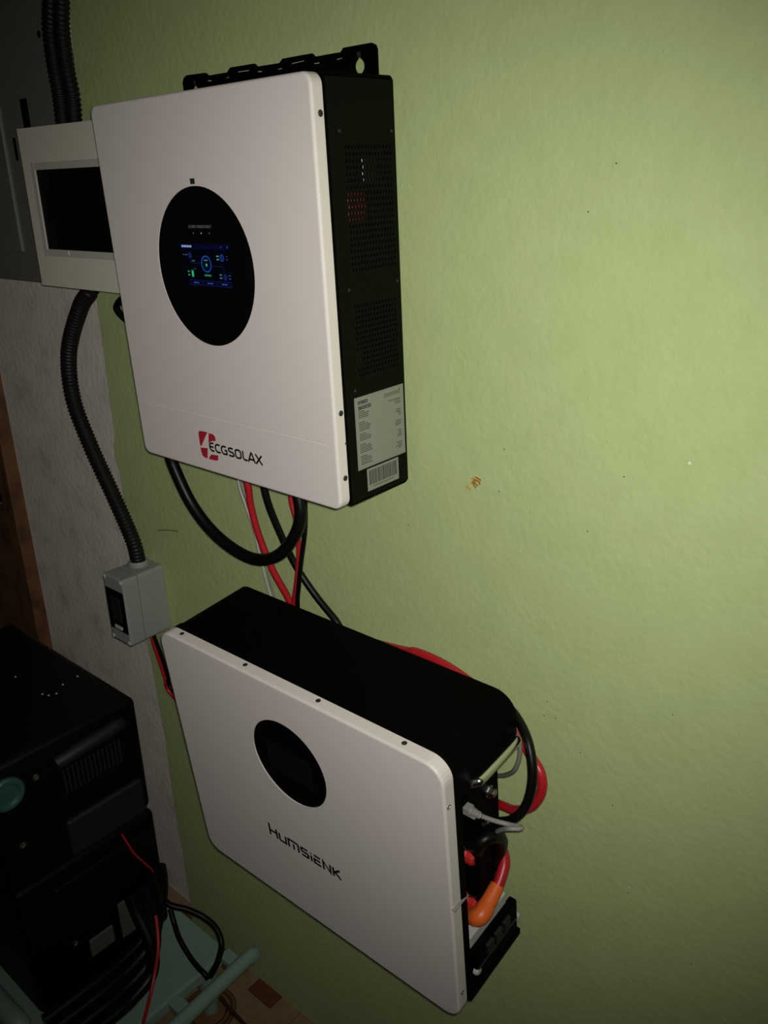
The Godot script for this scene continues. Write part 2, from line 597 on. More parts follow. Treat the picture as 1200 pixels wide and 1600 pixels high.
func wall_marks() -> void:
	var w: Node = get_node("wall_back")
	var st := mb()
	strokes(st, [[Vector2(0.5003, 1.2366), Vector2(0.5041, 1.2358), Vector2(0.5087, 1.2338)], [Vector2(0.4982, 1.2335), Vector2(0.5035, 1.2327), Vector2(0.5066, 1.2312), Vector2(0.5070, 1.2283)], [Vector2(0.4983, 1.2302), Vector2(0.5018, 1.2272), Vector2(0.5049, 1.2263)], [Vector2(0.4961, 1.2298), Vector2(0.4987, 1.2260), Vector2(0.5016, 1.2227)]], 0.0021, 0.0, 0.0004)
	put("crayon_mark", st, M.rust, w)
	st = mb()
	strokes(st, [[Vector2(0.4948, 1.2322), Vector2(0.4973, 1.2338), Vector2(0.4993, 1.2288)], [Vector2(0.4875, 1.2230), Vector2(0.4913, 1.2200), Vector2(0.4939, 1.2183)], [Vector2(0.4943, 1.2267), Vector2(0.4980, 1.2296), Vector2(0.5029, 1.2318)]], 0.004, 0.0, 0.0003)
	put("crayon_mark", st, M.ochre, w)
	st = mb()
	strokes(st, [[Vector2(-0.1878, 0.9912), Vector2(-0.1612, 0.9992), Vector2(-0.1244, 1.0062)]], 0.0014, 0.0, 0.0003)
	put("scratch", st, M.speck, w)
	for p in [Vector2(0.6106, 0.9444), Vector2(0.6139, 0.9665), Vector2(0.6632, 0.9135), Vector2(0.7101, 0.8588), Vector2(0.7682, 1.0147), Vector2(0.8272, 0.6837), Vector2(0.6266, 0.9477), Vector2(0.7416, 0.7399), Vector2(0.6508, 1.2045), Vector2(0.6875, 1.2757), Vector2(0.6524, 1.5801), Vector2(0.6266, 1.5370), Vector2(0.5398, 1.2787), Vector2(0.3959, 1.1484), Vector2(0.5346, 1.2256)]:
		st = mb()
		xf = Transform3D(Basis(Vector3(0, 0, 1), p.x * 40.0), Vector3(p.x, p.y, -0.0005))
		lathe(st, [Vector2(0.0010, 0), Vector2(0.0008, 0.0007), Vector2(0.0, 0.0009)], 7)
		put("speck", st, M.speck, w)
	for p in [Vector2(0.7538, 1.3035), Vector2(0.3921, 1.5645), Vector2(0.4014, 1.5637), Vector2(0.4429, 1.5916), Vector2(0.4815, 1.3715), Vector2(0.6412, 1.3533), Vector2(0.6362, 0.6967), Vector2(0.7418, 0.7473), Vector2(0.6445, 0.9444), Vector2(0.5977, 1.6561), Vector2(0.6897, 1.6693), Vector2(0.6354, 1.3810), Vector2(0.6665, 1.3104), Vector2(0.5658, 1.1563), Vector2(0.4950, 1.1474), Vector2(0.4530, 1.0533)]:
		st = mb()
		xf = Transform3D(Basis(Vector3(0, 0, 1), p.x * 60.0).scaled(Vector3(1, 1, 1)), Vector3(p.x, p.y, -0.0005))
		lathe(st, [Vector2(0.0022, 0), Vector2(0.0015, 0.0009), Vector2(0.0, 0.0012)], 8)
		put("paint_lump", st, M.chip if absf(p.x - 0.77) < 0.03 and p.y > 1.2 else M.green, w)

func inverter() -> void:
	var w := 0.40415
	var h := 0.46
	var r := thing("solar_inverter", "white fronted hybrid inverter with round black display, mounted high on the green wall", "inverter", Vector3(0.2021, 1.442, 0.012), Vector3(0.0272, -0.0218, 0.0102))
	# body: a black sheet-metal tray, open on its right side
	var o := PackedVector2Array()                       # outline in (z, y), drawn as (x, y) and turned so that it runs along x
	for p in rrect(0.108, h, 0.006, 4, 0.054, 0.0):
		o.append(p)
	var along := Transform3D(Basis(Vector3(0, 0, -1), Vector3(0, 1, 0), Vector3(1, 0, 0)), Vector3.ZERO)
	var mirrored := PackedVector2Array()
	for i in range(o.size() - 1, -1, -1):
		mirrored.append(Vector2(-o[i].x, o[i].y))
	xf = along
	var st := mb()
	slab(st, mirrored, -w / 2, w / 2 - 0.002, 0.0, 0.0, false, true)
	var inner := inset(mirrored, 0.003)
	ring(st, mirrored, w / 2 - 0.002, inner, w / 2 - 0.002)
	ring(st, inner, w / 2 - 0.002, inner, w / 2 - 0.035)
	cap(st, inner, w / 2 - 0.035)
	put("body", st, M.black, r)
	# things seen through the holes
	st = mb()
	xf = Transform3D(Basis(), Vector3(w / 2 - 0.018, 0.102, 0.058))
	rbox(st, Vector3.ZERO, Vector3(0.02, 0.03, 0.034), 0.006, 0.006)
	put("coil", st, M.coil, r)
	st = mb()
	rbox(st, Vector3(w / 2 - 0.018, 0.14, 0.036), Vector3(0.02, 0.03, 0.022), 0.003, 0.003)
	put("heat_sink", st, M.steel, r)
	st = mb()
	rbox(st, Vector3(w / 2 - 0.018, -0.064, 0.072), Vector3(0.02, 0.022, 0.02), 0.003, 0.003)
	put("heat_sink", st, M.steel, r)
	# perforated side panel
	st = mb()
	side_panel(st, w / 2)
	put("side_panel", st, M.panel_black, r)
	# front cover with a scored line and a round opening
	st = mb()
	var f := slab(st, rrect(w, h, 0.013, 6), 0.108, 0.12425, 0.001, 0.0035, false, true)
	var gy := -0.1508
	var up := PackedVector2Array()
	var low := PackedVector2Array()
	for p in f:
		if p.y > gy:
			up.append(p)
		else:
			low.append(p)
	# cut the face at the groove
	var xl := -w / 2 + 0.0035
	var xr := w / 2 - 0.0035
	var us := PackedVector2Array([Vector2(xl, gy + 0.0009), Vector2(xr, gy + 0.0009)])
	for p in up:
		us.append(p)
	var ls := PackedVector2Array([Vector2(xr, gy - 0.0009), Vector2(xl, gy - 0.0009)])
	for p in _from_left(low):
		ls.append(p)
	holed(st, us, Vector2(-0.0036, 0.038), 0.0928, 0.12425, 0.0018)
	cap(st, ls, 0.12425)
	for e in [[xl, -0.1853], [0.1893, xr]]:
		quad(st, Vector3(e[0], gy - 0.0009, 0.12425), Vector3(e[1], gy - 0.0009, 0.12425), Vector3(e[1], gy + 0.0009, 0.12425), Vector3(e[0], gy + 0.0009, 0.12425))
	var ga := Vector3(-0.1853, gy, 0.12425)
	var gb := Vector3(0.1893, gy, 0.12425)
	var hy := Vector3(0, 0.0009, 0)
	var dz := Vector3(0, 0, -0.0012)
	quad(st, ga - hy, gb - hy, gb + dz, ga + dz)
	quad(st, ga + dz, gb + dz, gb + hy, ga + hy)
	put("front_cover", st, M.cover, r)
	# display
	st = mb()
	slab(st, circle(0.0927, 64, -0.0036, 0.038), 0.119, 0.1235, 0.0, 0.0004)
	var disc := put("display_panel", st, M.glass_black, r)
	st = mb()
	uvquad(st, Vector3(-0.0482, 0.0152, 0.1237), Vector3(0.0492, 0.0152, 0.1237), Vector3(0.0492, 0.0662, 0.1237), Vector3(-0.0482, 0.0662, 0.1237))
	var sm := mat(Color.BLACK, 0.25)
	sm.emission_enabled = true
	sm.emission = Color.WHITE
	sm.emission_operator = BaseMaterial3D.EMISSION_OP_MULTIPLY
	sm.emission_texture = ImageTexture.create_from_image(screen_picture())
	sm.emission_energy_multiplier = 0.8
	sm.texture_repeat = false
	put("screen", st, sm, disc)
	var grey := mat(lin(0.13, 0.13, 0.13), 0.5)
	letters(disc, "lettering", "AC/INV CHARGE FAULT", Vector3(-0.0036, 0.0858, 0.12355), 0.044, 0.0034, grey, Basis())
	for k in 3:
		st = mb()
		xf = Transform3D(Basis(), Vector3(-0.0175 + 0.0155 * k, 0.0783, 0.1235))
		lathe(st, [Vector2(0.0011, 0), Vector2(0.001, 0.0002), Vector2(0, 0.0002)], 10)
		put("indicator", st, M.paper if k == 1 else grey, disc)
	st = mb()
	rbox(st, Vector3(-0.0053, 0.1358, 0.1243), Vector3(0.0085, 0.0062, 0.0006), 0.0003, 0.0001)
	put("status_light", st, mat(lin(0.012, 0.035, 0.014), 0.4), r)
	# maker's mark
	st = mb()
	for poly in [PackedVector2Array([Vector2(-0.0612, -0.1770), Vector2(-0.0581, -0.1739), Vector2(-0.0410, -0.1732), Vector2(-0.0520, -0.1871), Vector2(-0.0592, -0.1965), Vector2(-0.0612, -0.1926)]), PackedVector2Array([Vector2(-0.0608, -0.1980), Vector2(-0.0448, -0.1959), Vector2(-0.0482, -0.2113), Vector2(-0.0555, -0.2108), Vector2(-0.0591, -0.2076), Vector2(-0.0605, -0.2023)]), PackedVector2Array([Vector2(-0.0384, -0.1740), Vector2(-0.0292, -0.1740), Vector2(-0.0251, -0.1767), Vector2(-0.0245, -0.1827), Vector2(-0.0330, -0.1840), Vector2(-0.0390, -0.1867), Vector2(-0.0415, -0.1903)]), PackedVector2Array([Vector2(-0.0379, -0.2036), Vector2(-0.0231, -0.2025), Vector2(-0.0249, -0.2090), Vector2(-0.0283, -0.2108), Vector2(-0.0452, -0.2113), Vector2(-0.0418, -0.2067)])]:
		var pp := PackedVector2Array(poly)
		if Geometry2D.is_polygon_clockwise(pp):
			pp.reverse()
		slab(st, pp, 0.1242, 0.1245)
	put("emblem", st, M.logo_red, r)
	st = mb()
	strokes(st, word_ecgsolax(-0.0402, 0.0678, -0.1989, 0.0128), 0.0025, 0.1242, 0.1246)
	put("lettering", st, M.ink, r)
	# screws in the rim of the cover
	for y in [0.192, -0.1137, -0.1914]:
		screw(r, Vector3(w / 2, y, 0.1135), Vector3(1, 0, 0), 0.0034, M.screw)
	st = mb()
	rbox(st, Vector3(w / 2, -0.1504, 0.1085), Vector3(0.001, 0.003, 0.003), 0.0004, 0.0003)
	put("notch", st, M.ink, r)
	for p in [Vector3(w / 2 + 0.001, 0.176, 0.0895), Vector3(w / 2 + 0.001, 0.176, 0.009), Vector3(w / 2 + 0.001, 0.0185, 0.0895), Vector3(w / 2 + 0.001, 0.0185, 0.009), Vector3(w / 2 + 0.001, -0.093, 0.0895)]:
		screw(r, p, Vector3(1, 0, 0), 0.0018, M.screw)
	# stickers on the side
	var x := w / 2 + 0.0016
	st = mb()
	uvquad(st, Vector3(x, -0.1885, 0.0927), Vector3(x, -0.1885, 0.0069), Vector3(x, -0.1014, 0.0069), Vector3(x, -0.1014, 0.0927))
	var pm := printed(rating_picture(), 0.12)
	pm.metallic_specular = 0.6
	var lab := put("rating_label", st, pm, r)
	var side := Basis(Vector3(0, 0, -1), Vector3(0, 1, 0), Vector3(1, 0, 0))
	letters(lab, "lettering", "HYBRID", Vector3(x + 0.0002, -0.1082, 0.0787), 0.0165, 0.0042, M.ink, side)
	letters(lab, "lettering", "INVERTER", Vector3(x + 0.0002, -0.1145, 0.0761), 0.0217, 0.0042, M.ink, side)
	st = mb()
	uvquad(st, Vector3(x, -0.2189, 0.0783), Vector3(x, -0.2189, 0.0212), Vector3(x, -0.1907, 0.0212), Vector3(x, -0.1907, 0.0783))
	put("barcode_label", st, printed(barcode_picture(), 0.3), r)
	# wall bracket that shows above the top
	var cs := CSGCombiner3D.new()
	cs.name = "mounting_bracket"
	r.add_child(cs)
	cs.material_override = M.black
	var pl := CSGPolygon3D.new()
	pl.polygon = PackedVector2Array([Vector2(-0.1641, 0.2), Vector2(0.1812, 0.2), Vector2(0.1816, 0.257), Vector2(0.1795, 0.2612), Vector2(0.1743, 0.2635), Vector2(0.1331, 0.2635), Vector2(0.1285, 0.2598), Vector2(0.0873, 0.2598), Vector2(0.0825, 0.2637), Vector2(0.0337, 0.2637), Vector2(0.0276, 0.2598), Vector2(-0.0128, 0.2602), Vector2(-0.0182, 0.264), Vector2(-0.063, 0.2645), Vector2(-0.0703, 0.2598), Vector2(-0.1094, 0.26), Vector2(-0.1153, 0.2638), Vector2(-0.1535, 0.2648), Vector2(-0.1605, 0.2625), Vector2(-0.1641, 0.257)])
	pl.depth = 0.003
	pl.position.z = 0.0035
	cs.add_child(pl)
	for kx in [0.1556, -0.139]:
		var cy := CSGCylinder3D.new()
		cy.radius = 0.0078
		cy.height = 0.02
		cy.sides = 24
		cy.rotation.x = PI / 2
		cy.position = Vector3(kx, 0.2432, 0.002)
		cy.operation = CSGShape3D.OPERATION_SUBTRACTION
		cs.add_child(cy)
		var sl := CSGBox3D.new()
		sl.size = Vector3(0.006, 0.012, 0.02)
		sl.position = Vector3(kx, 0.2512, 0.002)
		sl.operation = CSGShape3D.OPERATION_SUBTRACTION
		cs.add_child(sl)
	for e in [PackedVector2Array([Vector2(-0.1171, 0.2594), Vector2(-0.1127, 0.2546), Vector2(-0.1031, 0.2536)]), PackedVector2Array([Vector2(-0.0761, 0.2540), Vector2(-0.0674, 0.2546), Vector2(-0.0635, 0.2575)]), PackedVector2Array([Vector2(-0.0516, 0.2584), Vector2(-0.0280, 0.2579)]), PackedVector2Array([Vector2(-0.0180, 0.2601), Vector2(-0.0140, 0.2551), Vector2(-0.0047, 0.2544)]), PackedVector2Array([Vector2(0.0218, 0.2538), Vector2(0.0305, 0.2540), Vector2(0.0365, 0.2569)]), PackedVector2Array([Vector2(0.0466, 0.2572), Vector2(0.0698, 0.2578)]), PackedVector2Array([Vector2(0.0804, 0.2579), Vector2(0.0848, 0.2532), Vector2(0.0945, 0.2532)]), PackedVector2Array([Vector2(0.1203, 0.2536), Vector2(0.1296, 0.2539), Vector2(0.1359, 0.2582)])]:
		for i in e.size() - 1:
			var sl := CSGBox3D.new()
			var d: Vector2 = e[i + 1] - e[i]
			sl.size = Vector3(d.length() + 0.0006, 0.0014, 0.02)
			sl.rotation.z = d.angle()
			sl.position = Vector3((e[i].x + e[i + 1].x) / 2, (e[i].y + e[i + 1].y) / 2, 0.002)
			sl.operation = CSGShape3D.OPERATION_SUBTRACTION
			cs.add_child(sl)
	for kx in [0.1556, -0.139]:
		screw(r, Vector3(kx, 0.2555, 0.002), Vector3(0, 0, 1), 0.0042, M.screw)

func _from_left(low: PackedVector2Array) -> PackedVector2Array:      # the lower outline, counter-clockwise, from the left side round to the right
	var n := low.size()
	var at := 0
	for i in n:
		if low[i].x < low[at].x - 0.00001 or (absf(low[i].x - low[at].x) < 0.00001 and low[i].y > low[at].y):
			at = i
	var o := PackedVector2Array()
	for i in n:
		o.append(low[(at + i) % n])
	return o

func side_panel(st: SurfaceTool, x: float) -> void:
	# plate in the (z, y) plane, 1.4 mm thick, with two fields of small slots
	var z0 := 0.0035
	var z1 := 0.1052
	var y0 := -0.2255
	var y1 := 0.2255
	var t := x + 0.0013
	var fields := [[0.0100, 0.0838, 0.0352, 0.1638, 15, 20], [0.0125, 0.0832, -0.0798, 0.0025, 14, 14]]
	var edges := []
	var rects := [[z0, z1, y0, -0.0798], [z0, z1, 0.0025, 0.0352], [z0, z1, 0.1638, y1]]
	for f in fields:
		rects.append([z0, f[0], f[2], f[3]])
		rects.append([f[1], z1, f[2], f[3]])
	for e in rects:
		quad(st, Vector3(t, e[2], e[1]), Vector3(t, e[2], e[0]), Vector3(t, e[3], e[0]), Vector3(t, e[3], e[1]))
	for e in [[z0, y0, z1, y0], [z1, y0, z1, y1], [z1, y1, z0, y1], [z0, y1, z0, y0]]:
		quad(st, Vector3(t, e[1], e[0]), Vector3(t, e[3], e[2]), Vector3(x - 0.002, e[3], e[2]), Vector3(x - 0.002, e[1], e[0]))
	for f in fields:
		var cw: float = (f[1] - f[0]) / f[4]
		var ch: float = (f[3] - f[2]) / f[5]
		for j in f[5]:
			for i in f[4]:
				var cz: float = f[0] + cw * (i + 0.5)
				var cy: float = f[2] + ch * (j + 0.5)
				var sh: float = cw * (0.14 if j % 2 else -0.14)
				var hole := []
				var a := cw * 0.27
				var b := ch * 0.33
				for q in [[-a, -b * 0.6], [0.0, -b], [a, -b * 0.6], [a, b * 0.6], [0.0, b], [-a, b * 0.6]]:
					hole.append(Vector2(cz + sh + q[0], cy + q[1]))
				var out := [Vector2(cz - cw / 2, cy - ch / 2), Vector2(cz, cy - ch / 2), Vector2(cz + cw / 2, cy - ch / 2), Vector2(cz + cw / 2, cy + ch / 2), Vector2(cz, cy + ch / 2), Vector2(cz - cw / 2, cy + ch / 2)]
				for k in 6:
					var n := (k + 1) % 6
					quad(st, Vector3(t, out[k].y, out[k].x), Vector3(t, hole[k].y, hole[k].x), Vector3(t, hole[n].y, hole[n].x), Vector3(t, out[n].y, out[n].x))
					quad(st, Vector3(t, hole[k].y, hole[k].x), Vector3(x - 0.0005, hole[k].y, hole[k].x), Vector3(x - 0.0005, hole[n].y, hole[n].x), Vector3(t, hole[n].y, hole[n].x))

func letters(parent: Node, called: String, text: String, at: Vector3, width: float, height: float, m: Material, turn: Basis) -> void:
	var f := SystemFont.new()
	f.font_names = PackedStringArray(["Droid Sans"])
	f.font_weight = 700
	var t := TextMesh.new()
	t.font = f
	t.text = text
	t.font_size = 32
	t.pixel_size = 0.001
	t.depth = 0.01
	var b := t.get_aabb()
	var o := MeshInstance3D.new()
	o.mesh = t
	o.material_override = m
	o.name = called
	parent.add_child(o, true)
	var s := Vector3(width / maxf(b.size.x, 0.001), height / maxf(b.size.y, 0.001), 0.02)
	var bs := turn * Basis.from_scale(s)
	o.transform = Transform3D(bs, at - bs * b.get_center())

func screw(parent: Node, at: Vector3, out: Vector3, r: float, m: Material) -> void:
	var st := mb()
	var u := out.cross(Vector3(0.3, 1, 0.2)).normalized()
	xf = Transform3D(Basis(u, out.cross(u), out), at)
	lathe(st, [Vector2(r, -0.001), Vector2(r, 0.0004), Vector2(r * 0.8, 0.0009), Vector2(r * 0.4, 0.0009), Vector2(r * 0.34, 0.0002), Vector2(0, 0.0002)], 14)
	put("screw", st, m, parent)

func arc(cx: float, cy: float, rx: float, ry: float, a0: float, a1: float, n := 7) -> Array:
	var o := []
	for i in n + 1:
		var a := deg_to_rad(lerpf(a0, a1, float(i) / n))
		o.append(Vector2(cx + rx * cos(a), cy + ry * sin(a)))
	return o

func scaled(glyphs: Array, x0: float, x1: float, y: float, h: float) -> Array:   # glyphs: [advance, polylines in a box one unit high]
	var total := 0.0
	for g in glyphs:
		total += g[0]
	var k := (x1 - x0) / total
	var o := []
	var x := x0
	for g in glyphs:
		for l in g[1]:
			var q := []
			for p in l:
				q.append(Vector2(x + p.x * k, y + p.y * h))
			o.append(q)
		x += g[0] * k
	return o

func word_ecgsolax(x0: float, x1: float, y: float, h: float) -> Array:
	var e := arc(0.34, 0.5, 0.30, 0.42, 80, 280, 10)
	e.push_front(Vector2(0.6, 0.92))
	e.append(Vector2(0.6, 0.08))
	var c := arc(0.34, 0.5, 0.30, 0.42, 75, 285, 10)
	c.push_front(Vector2(0.66, 0.9))
	c.append(Vector2(0.66, 0.1))
	var g := arc(0.34, 0.5, 0.30, 0.42, 75, 285, 10)
	g.push_front(Vector2(0.66, 0.9))
	g.append_array([Vector2(0.68, 0.12), Vector2(0.68, 0.5), Vector2(0.42, 0.5)])
	var s := [Vector2(0.66, 0.9), Vector2(0.26, 0.91), Vector2(0.1, 0.82), Vector2(0.1, 0.62), Vector2(0.24, 0.53), Vector2(0.54, 0.48), Vector2(0.68, 0.38), Vector2(0.68, 0.18), Vector2(0.54, 0.09), Vector2(0.08, 0.1)]
	var oo := [Vector2(0.4, 0.92), Vector2(0.24, 0.92), Vector2(0.08, 0.76), Vector2(0.08, 0.24), Vector2(0.24, 0.08), Vector2(0.56, 0.08), Vector2(0.72, 0.24), Vector2(0.72, 0.76), Vector2(0.56, 0.92), Vector2(0.4, 0.92)]
	var l := [Vector2(0.1, 1.0), Vector2(0.1, 0.24), Vector2(0.24, 0.08), Vector2(0.62, 0.08)]
	return scaled([[0.72, [e, [Vector2(0.06, 0.5), Vector2(0.54, 0.5)]]], [0.76, [c]], [0.84, [g]], [0.82, [s]], [0.88, [oo]], [0.68, [l]],
		[0.86, [[Vector2(0.02, 0.0), Vector2(0.38, 0.98), Vector2(0.46, 0.98), Vector2(0.8, 0.0)], [Vector2(0.2, 0.3), Vector2(0.64, 0.3)]]], [0.8, [[Vector2(0.04, 1.0), Vector2(0.76, 0.0)], [Vector2(0.76, 1.0), Vector2(0.04, 0.0)]]]], x0, x1, y, h)

func word_humsienk(x0: float, x1: float, y: float, h: float) -> Array:
	var hh := [[Vector2(0.1, 1.36), Vector2(0.1, 0.0)], [Vector2(0.8, 1.1), Vector2(0.8, 0.0)], [Vector2(0.1, 0.58), Vector2(0.8, 0.58)]]
	var u := [[Vector2(0.1, 0.92), Vector2(0.1, 0.16), Vector2(0.18, 0.08), Vector2(0.74, 0.08), Vector2(0.74, 0.92)]]
	var m := [[Vector2(0.1, 0.0), Vector2(0.1, 0.9), Vector2(0.98, 0.9), Vector2(1.06, 0.82), Vector2(1.06, 0.0)], [Vector2(0.58, 0.62), Vector2(0.58, 0.0)]]
	var s := [[Vector2(0.74, 0.9), Vector2(0.16, 0.9), Vector2(0.1, 0.84), Vector2(0.1, 0.56), Vector2(0.16, 0.5), Vector2(0.68, 0.5), Vector2(0.74, 0.44), Vector2(0.74, 0.14), Vector2(0.68, 0.08), Vector2(0.08, 0.08)]]
	var i := [[Vector2(0.12, 0.68), Vector2(0.12, 0.0)], [Vector2(0.12, 1.0), Vector2(0.12, 0.84)]]
	var e := [[Vector2(0.72, 0.92), Vector2(0.1, 0.92)], [Vector2(0.68, 0.5), Vector2(0.1, 0.5), Vector2(0.1, 0.08), Vector2(0.72, 0.08)]]
	var n := [[Vector2(0.1, 0.0), Vector2(0.1, 0.96), Vector2(0.74, 0.04), Vector2(0.74, 1.0)]]
	var k := [[Vector2(0.1, 1.0), Vector2(0.1, 0.0)], [Vector2(0.72, 1.0), Vector2(0.24, 0.52), Vector2(0.74, 0.0)]]
	return scaled([[0.98, hh], [0.92, u], [1.26, m], [0.92, s], [0.3, i], [0.86, e], [0.92, n], [0.76, k]], x0, x1, y, h)

func battery() -> void:
	var w := 0.50342
	var h := 0.43169
	var r := thing("wall_battery", "white fronted wall battery with black casing, hung below the inverter", "battery", Vector3(0.34545, 0.77975, 0.03), Vector3(0.1033, 0.0133, -0.0033))
	var bw := w / 2
	var bh := h / 2
	# casing: C-shaped section with the connection bay sunk into the right side
	var px := 0.222
	var o := PackedVector2Array()
	for e in [[bw - 0.012, -bh + 0.012, 0.012, -90.0], [0, 0, 0, 0], [bw - 0.03, bh - 0.03, 0.03, 0.0], [-bw + 0.03, bh - 0.03, 0.03, 90.0], [-bw + 0.03, -bh + 0.03, 0.03, 180.0]]:
		if e[2] == 0:
			o.append_array([Vector2(bw, -0.1957), Vector2(px, -0.1957), Vector2(px, 0.15), Vector2(bw, 0.15)])
		else:
			for p in arc(e[0], e[1], e[2], e[2], e[3], e[3] + 90.0, 8):
				o.append(p)
	var st := mb()
	cap(st, o, 0.0, false)
	for i in o.size():
		var j := (i + 1) % o.size()
		quad(st, Vector3(o[i].x, o[i].y, 0), Vector3(o[j].x, o[j].y, 0), Vector3(o[j].x, o[j].y, 0.12), Vector3(o[i].x, o[i].y, 0.12))
	slab(st, rrect(w, h, 0.026, 8), 0.12, 0.132, 0.0, 0.0)
	put("casing", st, M.black, r)
	st = mb()
	var f := slab(st, rrect(w, h, 0.026, 8), 0.132, 0.15073, 0.001, 0.0035, false, true)
	holed(st, f, Vector2(-0.0076, 0.089), 0.068, 0.15073, 0.002)
	put("front_cover", st, M.cover, r)
	st = mb()
	slab(st, circle(0.0679, 64, -0.0076, 0.089), 0.145, 0.1496, 0.0, 0.0004)
	var disc := put("display_panel", st, M.glass_black, r)
	st = mb()
	rbox(st, Vector3(-0.0077, 0.0873, 0.1496), Vector3(0.0835, 0.0465, 0.0006), 0.001, 0.0002)
	put("screen", st, M.screen_off, disc)
	st = mb()
	strokes(st, word_humsienk(-0.0795, 0.0625, -0.0826, 0.0172), 0.0036, 0.1507, 0.1511)
	put("lettering", st, M.ink, r)
	for x in [-0.2097, -0.0765, 0.0565, 0.1908]:
		screw(r, Vector3(x, bh, 0.1392), Vector3(0, 1, 0), 0.0034, M.screw)
	screw(r, Vector3(bw, 0.1577, 0.1435), Vector3(1, 0, 0), 0.0034, M.steel)
	screw(r, Vector3(bw, -0.1661, 0.1412), Vector3(1, 0, 0), 0.0034, M.steel)
	# carrying handle
	st = mb()
	var hp := spline(PackedVector3Array([Vector3(px, 0.146, 0.099), Vector3(0.246, 0.155, 0.099), Vector3(0.2575, 0.1605, 0.096), Vector3(0.2605, 0.1615, 0.086), Vector3(0.2605, 0.1605, 0.02), Vector3(0.2575, 0.1595, 0.012), Vector3(0.246, 0.1545, 0.0085), Vector3(px, 0.1455, 0.0085)]), 6)
	tube(st, hp, 0.0057, 12)
	var hd := put("handle", st, M.chrome, r)
	for z in [0.099, 0.0085]:
		st = mb()
		xf = Transform3D(Basis(Vector3(0, 1, 0), Vector3(0, 0, 1), Vector3(1, 0, 0)), Vector3(px, 0.146, z))
		lathe(st, [Vector2(0.0085, 0), Vector2(0.0085, 0.003), Vector2(0.0065, 0.0045), Vector2(0, 0.0045)], 14)
		put("foot", st, M.chrome, hd)
	# antenna nut and small screws on the sunk plate
	var out := Basis(Vector3(0, 1, 0), Vector3(0, 0, 1), Vector3(1, 0, 0))
	st = mb()
	xf = Transform3D(out, Vector3(px, 0.066, 0.0225))
	lathe(st, [Vector2(0.009, 0), Vector2(0.009, 0.002), Vector2(0.0065, 0.002), Vector2(0.0065, 0.009), Vector2(0.005, 0.0105), Vector2(0.0, 0.0105)], 6)
	put("earth_nut", st, M.steel, r)
	for p in [Vector2(0.112, 0.045), Vector2(0.12, 0.108), Vector2(0.053, 0.018), Vector2(0.0475, 0.094)]:
		screw(r, Vector3(px, p.x, p.y), Vector3(1, 0, 0), 0.003, M.steel)
	# socket block round the network jack
	st = mb()
	rbox(st, Vector3(px + 0.002, 0.088, 0.081), Vector3(0.008, 0.022, 0.022), 0.001, 0.001)
	put("network_socket", st, M.black, r)
	# terminal posts: red and black insulated caps
	for e in [[Vector3(0.2310, 0.0070, 0.0778), 1], [Vector3(0.2310, -0.0749, 0.0788), 1], [Vector3(0.2310, -0.0398, 0.0466), 0]]:
		st = mb()
		xf = Transform3D(out, Vector3(px, e[0].y, e[0].z))
		lathe(st, [Vector2(0.0125, 0), Vector2(0.0125, 0.004), Vector2(0.0115, 0.006), Vector2(0.0112, 0.013), Vector2(0.0085, 0.0165), Vector2(0, 0.0165)], 12)
		var tm := put("terminal", st, M.red_boot if e[1] else M.black_cable, r)
		if e[1]:
			st = mb()
			rod(st, Vector3(px + 0.002, e[0].y + 0.013, e[0].z + 0.006), Vector3(px + 0.016, e[0].y + 0.016, e[0].z + 0.004), 0.0016, 8)
			put("pin", st, M.steel, tm)
	# black terminal block in the middle of the bay
	st = mb()
	rbox(st, Vector3(px + 0.011, -0.02, 0.062), Vector3(0.022, 0.1, 0.04), 0.004, 0.004)
	put("terminal_block", st, M.black, r)
	# breaker in the lower part of the bay
	st = mb()
	rbox(st, Vector3(px + 0.0145, -0.122, 0.0755), Vector3(0.029, 0.064, 0.086), 0.002, 0.002)
	var br := put("circuit_breaker", st, M.breaker_white, r)
	st = mb()
	rbox(st, Vector3(px + 0.033, -0.137, 0.0705), Vector3(0.012, 0.058, 0.098), 0.003, 0.002)
	put("front", st, M.black, br)
	st = mb()
	for z in [0.052, 0.072, 0.092]:
		rbox(st, Vector3(px + 0.0405, -0.121, z), Vector3(0.006, 0.016, 0.015), 0.002, 0.001)
	put("switch", st, M.case_grey, br)
	st = mb()
	rbox(st, Vector3(px + 0.0393, -0.141, 0.0705), Vector3(0.002, 0.004, 0.094), 0.0005, 0.0005)
	put("rib", st, M.case_grey, br)
	for z in [0.019, 0.116]:
		st = mb()
		xf = Transform3D(out, Vector3(px + 0.034, -0.146, z))
		lathe(st, [Vector2(0.0065, 0), Vector2(0.0065, 0.004), Vector2(0.004, 0.0065), Vector2(0, 0.0065)], 14)
		put("terminal_screw", st, M.breaker_white, br)
	# cable tie whose tail sticks out past the cover
	st = mb()
	strokes_on(st, [Vector3(0.249, -0.0119, 0.1156), Vector3(0.2535, -0.0021, 0.1365), Vector3(0.2538, -0.0025, 0.1509)], 0.0055, 0.001)
	put("cable_tie", st, M.grey_cable, r)

func strokes_on(st: SurfaceTool, p: Array, w: float, t: float) -> void:
	tube(st, PackedVector3Array(p), w / 2, 6, Vector2(1.0, t / w))

